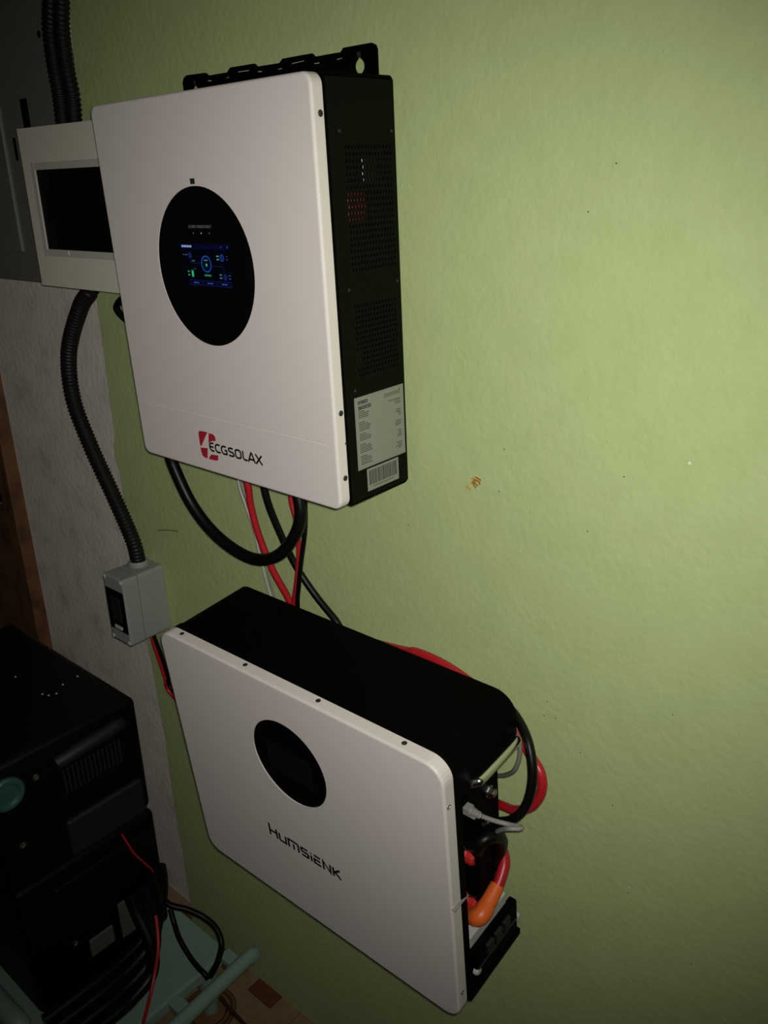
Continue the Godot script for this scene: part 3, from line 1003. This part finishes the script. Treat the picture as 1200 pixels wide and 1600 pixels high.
func distribution_board() -> void:
	var x0 := -0.308
	var x1 := -0.03
	var y0 := 1.4245
	var y1 := 1.6575
	var r := thing("distribution_board", "white plastic distribution board with smoked window, mounted beside the inverter over the wall edge", "fuse box", Vector3((x0 + x1) / 2, y0, 0.0))
	var w := x1 - x0
	var h := y1 - y0
	var st := mb()
	rbox(st, Vector3(0, h / 2, 0.0275), Vector3(w - 0.004, h - 0.008, 0.055), 0.004, 0.001)
	put("base", st, M.board, r)
	# cover with an opening
	var wl := -0.271 - r.position.x
	var wr := -0.067 - r.position.x
	var wb := 1.482 - y0
	var wt := 1.598 - y0
	st = mb()
	for e in [[-w / 2, wl, 0.0, h], [wr, w / 2, 0.0, h], [wl, wr, 0.0, wb], [wl, wr, wt, h]]:
		rbox(st, Vector3((e[0] + e[1]) / 2, (e[2] + e[3]) / 2, 0.068), Vector3(e[1] - e[0], e[3] - e[2], 0.022), 0.0, 0.0)
	put("cover", st, M.board, r)
	st = mb()
	var b := 0.0105
	for e in [[wl - b, wl, wb - b, wt + b], [wr, wr + b, wb - b, wt + b], [wl, wr, wb - b, wb], [wl, wr, wt, wt + b]]:
		rbox(st, Vector3((e[0] + e[1]) / 2, (e[2] + e[3]) / 2, 0.0795), Vector3(e[1] - e[0], e[3] - e[2], 0.0022), 0.0005, 0.0005)
	put("window_frame", st, M.board_trim, r)
	st = mb()
	rbox(st, Vector3((wl + wr) / 2, (wb + wt) / 2, 0.0775), Vector3(wr - wl, wt - wb, 0.002), 0.001, 0.0005)
	var pane := put("window", st, M.smoke, r)
	st = mb()
	rbox(st, Vector3(wl + 0.062, wb - 0.004, 0.081), Vector3(0.006, 0.007, 0.002), 0.001, 0.0005)
	put("latch", st, M.breaker_white, pane)
	st = mb()
	rbox(st, Vector3((wl + wr) / 2, (wb + wt) / 2, 0.0585), Vector3(wr - wl, wt - wb, 0.005), 0.001, 0.0005)
	put("inner_plate", st, M.breaker_dark, r)
	for k in 11:
		st = mb()
		var x := wl + 0.012 + 0.0178 * k
		rbox(st, Vector3(x, (wb + wt) / 2 + 0.004, 0.0665), Vector3(0.017, 0.045, 0.012), 0.001, 0.001)
		var bk := put("breaker", st, M.breaker_dark, r)
		st = mb()
		rbox(st, Vector3(x, (wb + wt) / 2 + 0.004, 0.0725), Vector3(0.013, 0.011, 0.004), 0.001, 0.001)
		put("toggle", st, M.red_boot if k == 4 else M.black, bk)

func grey_panel() -> void:
	var r := thing("metal_panel", "dark grey metal electrical panel set in the wall behind the white distribution board", "fuse box", Vector3(-0.6, 1.414, -0.03))
	var st := mb()
	rbox(st, Vector3(0, 0.35, 0.019), Vector3(0.608, 0.7, 0.038), 0.003, 0.002)
	put("frame", st, M.panel_grey, r)
	st = mb()
	rbox(st, Vector3(-0.095, 0.376, 0.0395), Vector3(0.42, 0.648, 0.008), 0.003, 0.0025)
	put("door", st, M.panel_grey, r)
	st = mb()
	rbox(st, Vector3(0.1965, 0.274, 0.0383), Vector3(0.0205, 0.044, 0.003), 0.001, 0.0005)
	put("dark_latch_hole", st, M.black, r)  # raised black block, the shade inside a latch hole put into its colour
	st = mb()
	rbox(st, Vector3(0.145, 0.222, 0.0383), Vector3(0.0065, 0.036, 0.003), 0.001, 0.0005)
	put("dark_slit", st, M.black, r)  # black strip in place of a slit, its shade painted as colour
	screw(r, Vector3(0.2755, 0.3805, 0.038), Vector3(0, 0, 1), 0.0052, M.black)  # black disc standing for an open screw hole, its shade given as colour

func breaker_box() -> void:
	var x0 := -0.249
	var x1 := -0.187
	var y0 := 0.789
	var y1 := 0.923
	var r := thing("breaker_box", "small grey plastic breaker box with dark window, on the green wall under the corrugated conduit", "fuse box", Vector3((x0 + x1) / 2, y0, 0))
	var w := x1 - x0
	var h := y1 - y0
	var st := mb()
	rbox(st, Vector3(0, h / 2, 0.027), Vector3(w, h, 0.054), 0.006, 0.002)
	put("base", st, M.box_grey, r)
	st = mb()
	rbox(st, Vector3(0, h / 2, 0.0705), Vector3(w, h, 0.0335), 0.005, 0.004)
	var cv := put("cover", st, M.box_grey, r)
	st = mb()
	rbox(st, Vector3(0, h / 2, 0.0538), Vector3(w - 0.002, h - 0.002, 0.001), 0.004, 0.0)
	put("seam", st, M.box_grey, r)
	st = mb()
	rbox(st, Vector3(0.0, 0.066, 0.0873), Vector3(w - 0.006, 0.084, 0.0014), 0.002, 0.0005)
	var win := put("window", st, M.glass_black, cv)
	st = mb()
	rbox(st, Vector3(0.0, 0.0685, 0.0884), Vector3(0.03, 0.05, 0.0016), 0.001, 0.0005)
	put("breaker", st, M.case_grey, win)
	st = mb()
	rbox(st, Vector3(0.0, 0.0315, 0.0886), Vector3(0.024, 0.0075, 0.002), 0.0025, 0.0008)
	put("thumb_tab", st, M.breaker_white, win)
	for e in [[-1, 0], [1, 0], [-1, 1], [1, 1]]:
		st = mb()
		xf = Transform3D(Basis(), Vector3(e[0] * (w / 2 - 0.006), 0.006 + e[1] * (h - 0.012), 0.0872))
		lathe(st, [Vector2(0.004, -0.001), Vector2(0.004, 0.0008), Vector2(0.003, 0.0014), Vector2(0, 0.0014)], 12)
		put("cover_screw", st, M.breaker_white, cv)
	st = mb()
	xf = Transform3D(Basis(Vector3(1, 0, 0), Vector3(0, 0, -1), Vector3(0, 1, 0)), Vector3(-0.225 - r.position.x, h, 0.026))
	lathe(st, [Vector2(0.0185, -0.001), Vector2(0.0185, 0.006), Vector2(0.0165, 0.009), Vector2(0.0145, 0.009)], 18)
	put("collar", st, M.box_grey, r)

func corrugated(called: String, p: PackedVector3Array, r: float, label: String, group := "") -> void:
	var q := even(spline(p, 12), 0.00165)
	var st := mb()
	tube(st, q, [r, r, r * 0.86, r * 0.86], 14)
	var o := put(called, st, M.conduit)
	tag(o, label, "conduit", group)

func conduits() -> void:
	corrugated("corrugated_conduit", PackedVector3Array([Vector3(-0.222, 1.4255, 0.04), Vector3(-0.227, 1.4127, 0.045), Vector3(-0.258, 1.3863, 0.047), Vector3(-0.3089, 1.3119, 0.05), Vector3(-0.3209, 1.2295, 0.05), Vector3(-0.2925, 1.1496, 0.048), Vector3(-0.2488, 1.0501, 0.04), Vector3(-0.2259, 0.9712, 0.03), Vector3(-0.225, 0.929, 0.026)]), 0.0138, "dark corrugated conduit sagging from the distribution board to the small grey box")
	corrugated("corrugated_conduit", PackedVector3Array([Vector3(-0.1763, 1.9281, 0.05), Vector3(-0.1903, 1.8639, 0.05), Vector3(-0.2121, 1.8129, 0.048), Vector3(-0.2272, 1.7829, 0.045), Vector3(-0.2346, 1.7425, 0.042), Vector3(-0.2351, 1.7001, 0.04), Vector3(-0.2385, 1.6565, 0.04)]), 0.0118, "dark corrugated conduit into the top of the distribution board, the one nearer the grey panel")
	corrugated("corrugated_conduit", PackedVector3Array([Vector3(-0.1483, 1.9229, 0.05), Vector3(-0.1614, 1.8594, 0.05), Vector3(-0.1837, 1.8093, 0.048), Vector3(-0.1964, 1.7794, 0.045), Vector3(-0.2033, 1.7396, 0.042), Vector3(-0.2016, 1.6976, 0.04), Vector3(-0.207, 1.6565, 0.04)]), 0.0118, "dark corrugated conduit into the top of the distribution board, the one nearer the inverter")

func cable(called: String, p: PackedVector3Array, r: float, m: Material, label: String, group := "", category := "cable") -> MeshInstance3D:
	var st := mb()
	tube(st, spline(p, 10), r, 12)
	var o := put(called, st, m)
	tag(o, label, category, group)
	return o

func cables() -> void:
	cable("black_cable", PackedVector3Array([Vector3(0.022, 1.207, 0.098), Vector3(0.024, 1.1829, 0.096), Vector3(0.0509, 1.1249, 0.09), Vector3(0.0987, 1.0834, 0.085), Vector3(0.1626, 1.0649, 0.08), Vector3(0.2143, 1.0789, 0.076), Vector3(0.2534, 1.118, 0.074), Vector3(0.2696, 1.1593, 0.073), Vector3(0.257, 1.2095, 0.07)]), 0.0088, M.black_cable, "thick black cable hanging in a loop below the white inverter")
	cable("red_cable", PackedVector3Array([Vector3(0.135, 1.2095, 0.06), Vector3(0.1457, 1.1677, 0.058), Vector3(0.1451, 1.134, 0.055), Vector3(0.151, 1.0882, 0.05), Vector3(0.1649, 1.0309, 0.04), Vector3(0.1816, 0.9787, 0.026), Vector3(0.19, 0.93, 0.018)]), 0.0053, M.red_cable, "thick red cable from the inverter down behind the battery")
	cable("black_cable", PackedVector3Array([Vector3(0.172, 1.209, 0.055), Vector3(0.1774, 1.1585, 0.053), Vector3(0.181, 1.1135, 0.042), Vector3(0.1952, 1.0464, 0.024), Vector3(0.2266, 1.0023, 0.017), Vector3(0.2649, 0.9713, 0.015), Vector3(0.3, 0.95, 0.016), Vector3(0.42, 0.945, 0.016)]), 0.0053, M.black_cable, "black cable running slantwise from the inverter to behind the battery")
	cable("thin_red_cable", PackedVector3Array([Vector3(0.226, 1.2095, 0.05), Vector3(0.2249, 1.16, 0.048), Vector3(0.2303, 1.1269, 0.046), Vector3(0.2274, 1.0803, 0.042), Vector3(0.2128, 1.0278, 0.036), Vector3(0.1924, 0.9783, 0.027), Vector3(0.178, 0.93, 0.018)]), 0.0038, M.red_cable, "thin red cable from the inverter, beside the big black loop")
	cable("thin_black_cable", PackedVector3Array([Vector3(0.25, 1.2095, 0.045), Vector3(0.2476, 1.145, 0.044), Vector3(0.2425, 1.1095, 0.043), Vector3(0.2304, 1.0657, 0.041), Vector3(0.2164, 1.0215, 0.036), Vector3(0.2018, 0.9785, 0.028), Vector3(0.192, 0.93, 0.016)]), 0.0036, M.black_cable, "thin black cable running down from the inverter beside the thin red one")
	cable("white_wire", PackedVector3Array([Vector3(0.107, 1.209, 0.045), Vector3(0.1057, 1.1566, 0.042), Vector3(0.1127, 1.127, 0.04), Vector3(0.1221, 1.0806, 0.034), Vector3(0.1266, 1.0262, 0.028), Vector3(0.1311, 0.9713, 0.02), Vector3(0.145, 0.93, 0.014)]), 0.0016, M.white_wire, "thin pale wire hanging from the inverter beside the thick red cable")
	cable("grey_wire", PackedVector3Array([Vector3(0.112, 1.209, 0.048), Vector3(0.1152, 1.1575, 0.045), Vector3(0.1239, 1.1282, 0.042), Vector3(0.1332, 1.082, 0.036), Vector3(0.1381, 1.0277, 0.029), Vector3(0.1411, 0.9727, 0.021), Vector3(0.152, 0.93, 0.0145)]), 0.0014, M.grey_cable, "thin grey wire running beside the pale wire under the inverter")
	cable("black_cable", PackedVector3Array([Vector3(-0.098, 1.4245, 0.03), Vector3(-0.1672, 1.4009, 0.03), Vector3(-0.1651, 1.3777, 0.028), Vector3(-0.06, 1.33, 0.02), Vector3(-0.02, 1.25, 0.012)]), 0.0055, M.black_cable, "short black cable from under the distribution board to behind the inverter")
	# red and black pair out of the small grey box
	cable("red_wire", PackedVector3Array([Vector3(-0.211, 0.7895, 0.03), Vector3(-0.2066, 0.7536, 0.028), Vector3(-0.2024, 0.7208, 0.024), Vector3(-0.1987, 0.6844, 0.02), Vector3(-0.1935, 0.647, 0.014), Vector3(-0.07, 0.6, 0.008), Vector3(0.02, 0.6, 0.006), Vector3(0.13, 0.62, 0.006)]), 0.0036, M.red_cable, "red wire out of the bottom of the small grey breaker box")
	cable("black_wire", PackedVector3Array([Vector3(-0.2, 0.7895, 0.032), Vector3(-0.1933, 0.765, 0.03), Vector3(-0.1888, 0.7341, 0.026), Vector3(-0.1851, 0.6981, 0.022), Vector3(-0.179, 0.6624, 0.018), Vector3(-0.06, 0.615, 0.012), Vector3(0.02, 0.618, 0.007), Vector3(0.13, 0.638, 0.007)]), 0.0036, M.black_cable, "black wire out of the bottom of the small grey breaker box")
	# the pair that passes behind the battery and loops back into its bay
	cable("red_loop_cable", PackedVector3Array([Vector3(0.3, 0.955, 0.02), Vector3(0.3966, 0.9672, 0.018), Vector3(0.4214, 0.9734, 0.018), Vector3(0.4626, 0.9731, 0.018), Vector3(0.5062, 0.9638, 0.018), Vector3(0.5574, 0.9446, 0.02), Vector3(0.5851, 0.9321, 0.024), Vector3(0.6085, 0.9061, 0.03), Vector3(0.6302, 0.8887, 0.036), Vector3(0.6337, 0.8626, 0.038), Vector3(0.6215, 0.8342, 0.038), Vector3(0.5965, 0.8117, 0.034), Vector3(0.5743, 0.8004, 0.026), Vector3(0.548, 0.7879, 0.016), Vector3(0.5162, 0.7791, 0.012)]), 0.0062, M.red_cable, "thick red cable coming round from behind the battery into its connection bay")
	cable("black_loop_cable", PackedVector3Array([Vector3(0.42, 0.945, 0.018), Vector3(0.5178, 0.9569, 0.02), Vector3(0.5584, 0.9547, 0.022), Vector3(0.5852, 0.9526, 0.03), Vector3(0.6152, 0.9446, 0.05), Vector3(0.6315, 0.9225, 0.062), Vector3(0.6365, 0.8932, 0.068), Vector3(0.6308, 0.8603, 0.072), Vector3(0.6159, 0.8357, 0.074), Vector3(0.5987, 0.8221, 0.074), Vector3(0.585, 0.8157, 0.076), Vector3(0.5783, 0.813, 0.0861)]), 0.0060, M.black_cable, "black cable looping from behind the battery past the red one into its bay")
	cable("grey_loop_cable", PackedVector3Array([Vector3(0.5, 0.93, 0.022), Vector3(0.565, 0.9404, 0.024), Vector3(0.5833, 0.9318, 0.03), Vector3(0.5978, 0.919, 0.036), Vector3(0.6019, 0.9022, 0.04), Vector3(0.5967, 0.8804, 0.042), Vector3(0.578, 0.8567, 0.032), Vector3(0.5574, 0.8389, 0.022), Vector3(0.5272, 0.8196, 0.014)]), 0.0030, M.dark_grey_cable, "thin grey cable looping out of the side of the battery beside its handle")
	# network cable with its plug
	var n := cable("network_cable", PackedVector3Array([Vector3(0.5912, 0.8494, 0.1065), Vector3(0.6006, 0.8428, 0.098), Vector3(0.6145, 0.8377, 0.0878), Vector3(0.6294, 0.8409, 0.0858), Vector3(0.6354, 0.8421, 0.0855), Vector3(0.6345, 0.8438, 0.0914), Vector3(0.6246, 0.842, 0.0969), Vector3(0.6084, 0.8253, 0.0892), Vector3(0.5922, 0.8016, 0.0776), Vector3(0.578, 0.7794, 0.0668)]), 0.0030, M.grey_cable, "grey network cable plugged into the side of the battery")
	var b := Basis.from_euler(Vector3(0.1033, 0.0133, -0.0033))
	var at := Vector3(0.34545, 0.77975, 0.03)
	var st := mb()
	xf = Transform3D(b, at)
	rbox(st, Vector3(0.231, 0.0893, 0.081), Vector3(0.012, 0.0115, 0.0115), 0.001, 0.001)
	put("plug", st, M.grey_cable, n)
	st = mb()
	xf = Transform3D(b * Basis(Vector3(0, 1, 0), Vector3(0, 0, 1), Vector3(1, 0, 0)), at + b * Vector3(0.236, 0.0893, 0.081))
	lathe(st, [Vector2(0.0062, 0), Vector2(0.0058, 0.003), Vector2(0.0046, 0.0035), Vector2(0.0054, 0.005), Vector2(0.0044, 0.006), Vector2(0.0051, 0.0075), Vector2(0.0042, 0.0085), Vector2(0.0048, 0.010), Vector2(0.004, 0.011), Vector2(0.0045, 0.0125), Vector2(0.0034, 0.0135)], 14)
	put("boot", st, M.grey_cable, n)
	st = mb()
	xf = Transform3D(b, at)
	rbox(st, Vector3(0.2345, 0.0815, 0.081), Vector3(0.016, 0.003, 0.006), 0.001, 0.001)
	put("latch", st, M.grey_cable, n)
	# black lead from the upper terminal, doubling back into the bay
	cable("black_lead", PackedVector3Array([Vector3(0.5825, 0.7843, 0.1025), Vector3(0.5895, 0.8047, 0.1023), Vector3(0.5964, 0.8089, 0.09), Vector3(0.5981, 0.7957, 0.0731), Vector3(0.5939, 0.7719, 0.0623), Vector3(0.5858, 0.7456, 0.0621), Vector3(0.5818, 0.7279, 0.0703), Vector3(0.581, 0.7159, 0.0834), Vector3(0.5801, 0.7082, 0.0935)]), 0.0085, M.black_cable, "thick black lead curving inside the connection bay of the battery")
	# red lead with an orange plug
	var o := cable("red_lead", PackedVector3Array([Vector3(0.5758, 0.7612, 0.0566), Vector3(0.5837, 0.7582, 0.0519), Vector3(0.5917, 0.7512, 0.0532), Vector3(0.5972, 0.7412, 0.0582), Vector3(0.5998, 0.7298, 0.0692), Vector3(0.6005, 0.7194, 0.0801)]), 0.0077, M.red_cable, "short red lead with an orange elbow plug in the side of the battery")
	st = mb()
	var op := PackedVector3Array([Vector3(0.6005, 0.7238, 0.0789), Vector3(0.6006, 0.7131, 0.0949), Vector3(0.6008, 0.7068, 0.108)])
	tube(st, op, [0.0095, 0.0105, 0.0108], 14)
	put("plug_sleeve", st, M.orange, o)
	st = mb()
	tube(st, spline(PackedVector3Array([Vector3(0.6007, 0.7085, 0.1036), Vector3(0.6009, 0.7043, 0.1152), Vector3(0.5949, 0.6979, 0.1176), Vector3(0.5787, 0.6819, 0.1066)]), 6), 0.0118, 14)
	put("plug_elbow", st, M.orange, o)

func black_units() -> void:
	# two black power units stacked in the corner; their right sides face the battery
	var x := -0.178
	var r := thing("power_unit", "black plastic power unit on top of another one, under the small grey box", "power unit", Vector3(-0.4, 0.44, 0.25))
	var dx := x - r.position.x
	var turn := Basis(Vector3(0, 0, -1), Vector3(0, 1, 0), Vector3(1, 0, 0))
	var st := mb()
	xf = Transform3D(turn, Vector3.ZERO)
	slab(st, rrect(0.285, 0.255, 0.016, 6, 0.0075, 0.1275), -0.235, dx, 0.01, 0.012)
	put("case", st, M.case_black, r)
	st = mb()
	var at := -r.position
	xf = Transform3D(Basis(), at)
	tube(st, spline(PackedVector3Array([Vector3(-0.18, 0.645, 0.2657), Vector3(-0.176, 0.6489, 0.2468), Vector3(-0.174, 0.6534, 0.2162), Vector3(-0.174, 0.6555, 0.1775), Vector3(-0.176, 0.6568, 0.1497), Vector3(-0.18, 0.6547, 0.1367)]), 6), 0.013, 10, Vector2(1.0, 1.0))
	put("grip", st, M.case_grey, r)
	for k in 14:
		st = mb()
		var z := 0.148 + 0.0085 * k
		rbox(st, Vector3(x - r.position.x + 0.0015, 0.162 - r.position.z * 0.0, z - r.position.z), Vector3(0.004, 0.05, 0.0035), 0.001, 0.001)
		put("vent_rib", st, M.case_grey, r)
	st = mb()
	rbox(st, Vector3(dx + 0.003, 0.045, -0.055), Vector3(0.014, 0.078, 0.155), 0.006, 0.006)
	put("bumper", st, M.case_grey, r)
	st = mb()
	xf = Transform3D(Basis(Vector3(0, 1, 0), Vector3(0, 0, 1), Vector3(1, 0, 0)), Vector3(dx, 0.2, 0.108))
	lathe(st, [Vector2(0.03, -0.002), Vector2(0.03, 0.006), Vector2(0.027, 0.009), Vector2(0.022, 0.009), Vector2(0.018, 0.004), Vector2(0.0, 0.004)], 28)
	put("fan_ring", st, M.teal, r)
	for p in [Vector2(0.2, 0.055), Vector2(0.085, 0.1)]:
		screw(r, Vector3(dx, p.x, p.y), Vector3(1, 0, 0), 0.006, M.steel)
	# crumbs of plaster on its lid
	for p in [Vector3(-0.4174, 0.696, 0.2081), Vector3(-0.324, 0.696, 0.1311), Vector3(-0.3198, 0.696, 0.1644), Vector3(-0.3013, 0.696, 0.188), Vector3(-0.3068, 0.696, 0.2004), Vector3(-0.3202, 0.696, 0.2057)]:
		st = mb()
		xf = Transform3D(Basis(Vector3(1, 0, 0), Vector3(0, 0, -1), Vector3(0, 1, 0)), p - r.position - Vector3(0, 0.0012, 0))
		lathe(st, [Vector2(0.0022, 0), Vector2(0.0016, 0.0014), Vector2(0, 0.0018)], 6)
		put("crumb", st, M.breaker_white, r)
	var q := thing("power_unit", "black plastic power unit at the bottom of the stack, on the mint green stand", "power unit", Vector3(-0.4, 0.147, 0.25))
	st = mb()
	xf = Transform3D(turn, Vector3.ZERO)
	slab(st, rrect(0.285, 0.29, 0.014, 6, 0.0075, 0.1455), -0.235, dx + 0.004, 0.01, 0.01)
	put("case", st, M.case_black, q)
	at = -q.position
	for e in [[0.088, -0.067, 0.085, 0.05], [0.075, 0.0, 0.04, 0.05]]:
		st = mb()
		rbox(st, Vector3(dx + 0.006, e[0], e[1]), Vector3(0.006, e[2], e[3]), 0.002, 0.002)
		put("plate", st, M.plate, q)
	st = mb()
	rbox(st, Vector3(dx + 0.005, 0.235, -0.03), Vector3(0.012, 0.045, 0.2), 0.005, 0.005)
	put("bumper", st, M.case_black, q)
	for p in [Vector2(0.24, 0.047), Vector2(0.11, 0.05)]:
		screw(q, Vector3(dx + 0.005, p.x, p.y), Vector3(1, 0, 0), 0.006, M.steel)

func stand() -> void:
	var r := thing("plastic_stand", "low mint green plastic stand with rounded handle rails, under the black power units", "stand", Vector3(-0.25, 0, 0.25))
	var at := Transform3D(Basis(), -r.position)
	var st := mb()
	xf = at * Transform3D(Basis(Vector3(1, 0, 0), Vector3(0, 0, -1), Vector3(0, 1, 0)), Vector3.ZERO)
	slab(st, rrect(0.58, 0.35, 0.03, 6, -0.312, -0.245), 0.118, 0.146, 0.004, 0.006)
	put("top", st, M.mint, r)
	st = mb()
	xf = at
	tube(st, spline(PackedVector3Array([Vector3(0.023, 0.138, 0.046), Vector3(0.0245, 0.148, 0.052), Vector3(0.0255, 0.149, 0.09), Vector3(0.032, 0.149, 0.22), Vector3(0.04, 0.148, 0.40), Vector3(0.04, 0.138, 0.43)]), 8), 0.0165, 14, Vector2(1.0, 0.85))
	put("handle_rail", st, M.mint, r)
	for z in [0.078, 0.205, 0.39]:
		st = mb()
		xf = at
		rbox(st, Vector3(0.0, 0.137, z), Vector3(0.06, 0.016, 0.026), 0.004, 0.003)
		put("rail_bracket", st, M.mint, r)
	st = mb()
	xf = at
	tube(st, spline(PackedVector3Array([Vector3(-0.6, 0.152, 0.424), Vector3(-0.4, 0.153, 0.424), Vector3(-0.25, 0.153, 0.423), Vector3(-0.2, 0.151, 0.421), Vector3(-0.19, 0.141, 0.419)]), 8), 0.02, 14)
	put("front_rail", st, M.mint, r)
	for p in [Vector2(-0.55, 0.1), Vector2(-0.05, 0.11), Vector2(-0.55, 0.38), Vector2(-0.05, 0.38)]:
		st = mb()
		xf = at
		tube(st, PackedVector3Array([Vector3(p.x, 0.0, p.y), Vector3(p.x, 0.12, p.y)]), [0.016, 0.022], 12)
		put("leg", st, M.mint, r)

func loose_cords() -> void:
	cable("mains_cable", PackedVector3Array([Vector3(-0.165, 0.2394, 0.1226), Vector3(-0.135, 0.2284, 0.1179), Vector3(-0.11, 0.2164, 0.0974), Vector3(-0.08, 0.2026, 0.0809), Vector3(-0.055, 0.1808, 0.0712), Vector3(-0.035, 0.1588, 0.077), Vector3(-0.018, 0.1491, 0.1002), Vector3(-0.008, 0.1469, 0.1212), Vector3(-0.003, 0.1465, 0.1331)]), 0.0062, M.black_cable, "black power cord arching over the mint green stand into its handle gap")
	cable("mains_cable", PackedVector3Array([Vector3(-0.15, 0.202, 0.1106), Vector3(-0.13, 0.1784, 0.1176), Vector3(-0.098, 0.1719, 0.1297), Vector3(-0.064, 0.156, 0.1341), Vector3(-0.0313, 0.156, 0.1391), Vector3(-0.0118, 0.154, 0.1392), Vector3(-0.0036, 0.145, 0.1375)]), 0.0055, M.black_cable, "black power cord dropping along the stack onto the mint green stand")
	var leads := [["thick black lead along the foot of the lower black power unit", -0.160, 0.0125], ["thick black lead second from the lower black power unit", -0.131, 0.013], ["thick black lead third from the lower black power unit", -0.101, 0.013], ["thick black lead on the mint stand, farthest from the black power unit", -0.072, 0.013]]
	for k in 4:
		var e: Array = leads[k]
		var x: float = e[1]
		var r: float = e[2]
		cable("thick_black_lead", PackedVector3Array([Vector3(-0.158 + 0.004 * k, 0.31, 0.115 + 0.026 * k), Vector3(lerpf(-0.155, x, 0.35), 0.275, 0.116 + 0.026 * k), Vector3(lerpf(-0.155, x, 0.8), 0.225, 0.125 + 0.024 * k), Vector3(x, 0.178, 0.155 + 0.02 * k), Vector3(x + 0.003, 0.147 + r, 0.215 + 0.015 * k), Vector3(x + 0.006, 0.1465 + r, 0.3), Vector3(x + 0.004, 0.1465 + r, 0.39)]), r, M.black_cable, e[0])
	cable("bright_red_wire", PackedVector3Array([Vector3(-0.0872, 0.285, 0.1788), Vector3(-0.0743, 0.265, 0.1865), Vector3(-0.0561, 0.238, 0.2019), Vector3(-0.0418, 0.205, 0.2253), Vector3(-0.0223, 0.185, 0.2532), Vector3(0.0066, 0.18, 0.2875), Vector3(0.0355, 0.18, 0.3218)]), 0.0033, M.red_cable, "bright red wire lying over the black leads on the mint stand")
	cable("short_red_wire", PackedVector3Array([Vector3(-0.171, 0.4294, 0.1752), Vector3(-0.16, 0.4025, 0.1698), Vector3(-0.155, 0.383, 0.1648), Vector3(-0.152, 0.3539, 0.151), Vector3(-0.155, 0.3178, 0.1336), Vector3(-0.165, 0.2831, 0.1225)]), 0.0021, M.red_cable, "short red wire between the two black power units")
	cable("floor_cord", PackedVector3Array([Vector3(-0.0476, 0.006, 0.0864), Vector3(-0.0078, 0.006, 0.0908), Vector3(0.042, 0.006, 0.0946), Vector3(0.0821, 0.006, 0.1048)]), 0.0042, mat(lin(0.05, 0.012, 0.012), 0.4), "dark reddish cord lying on the tiles under the mint stand")
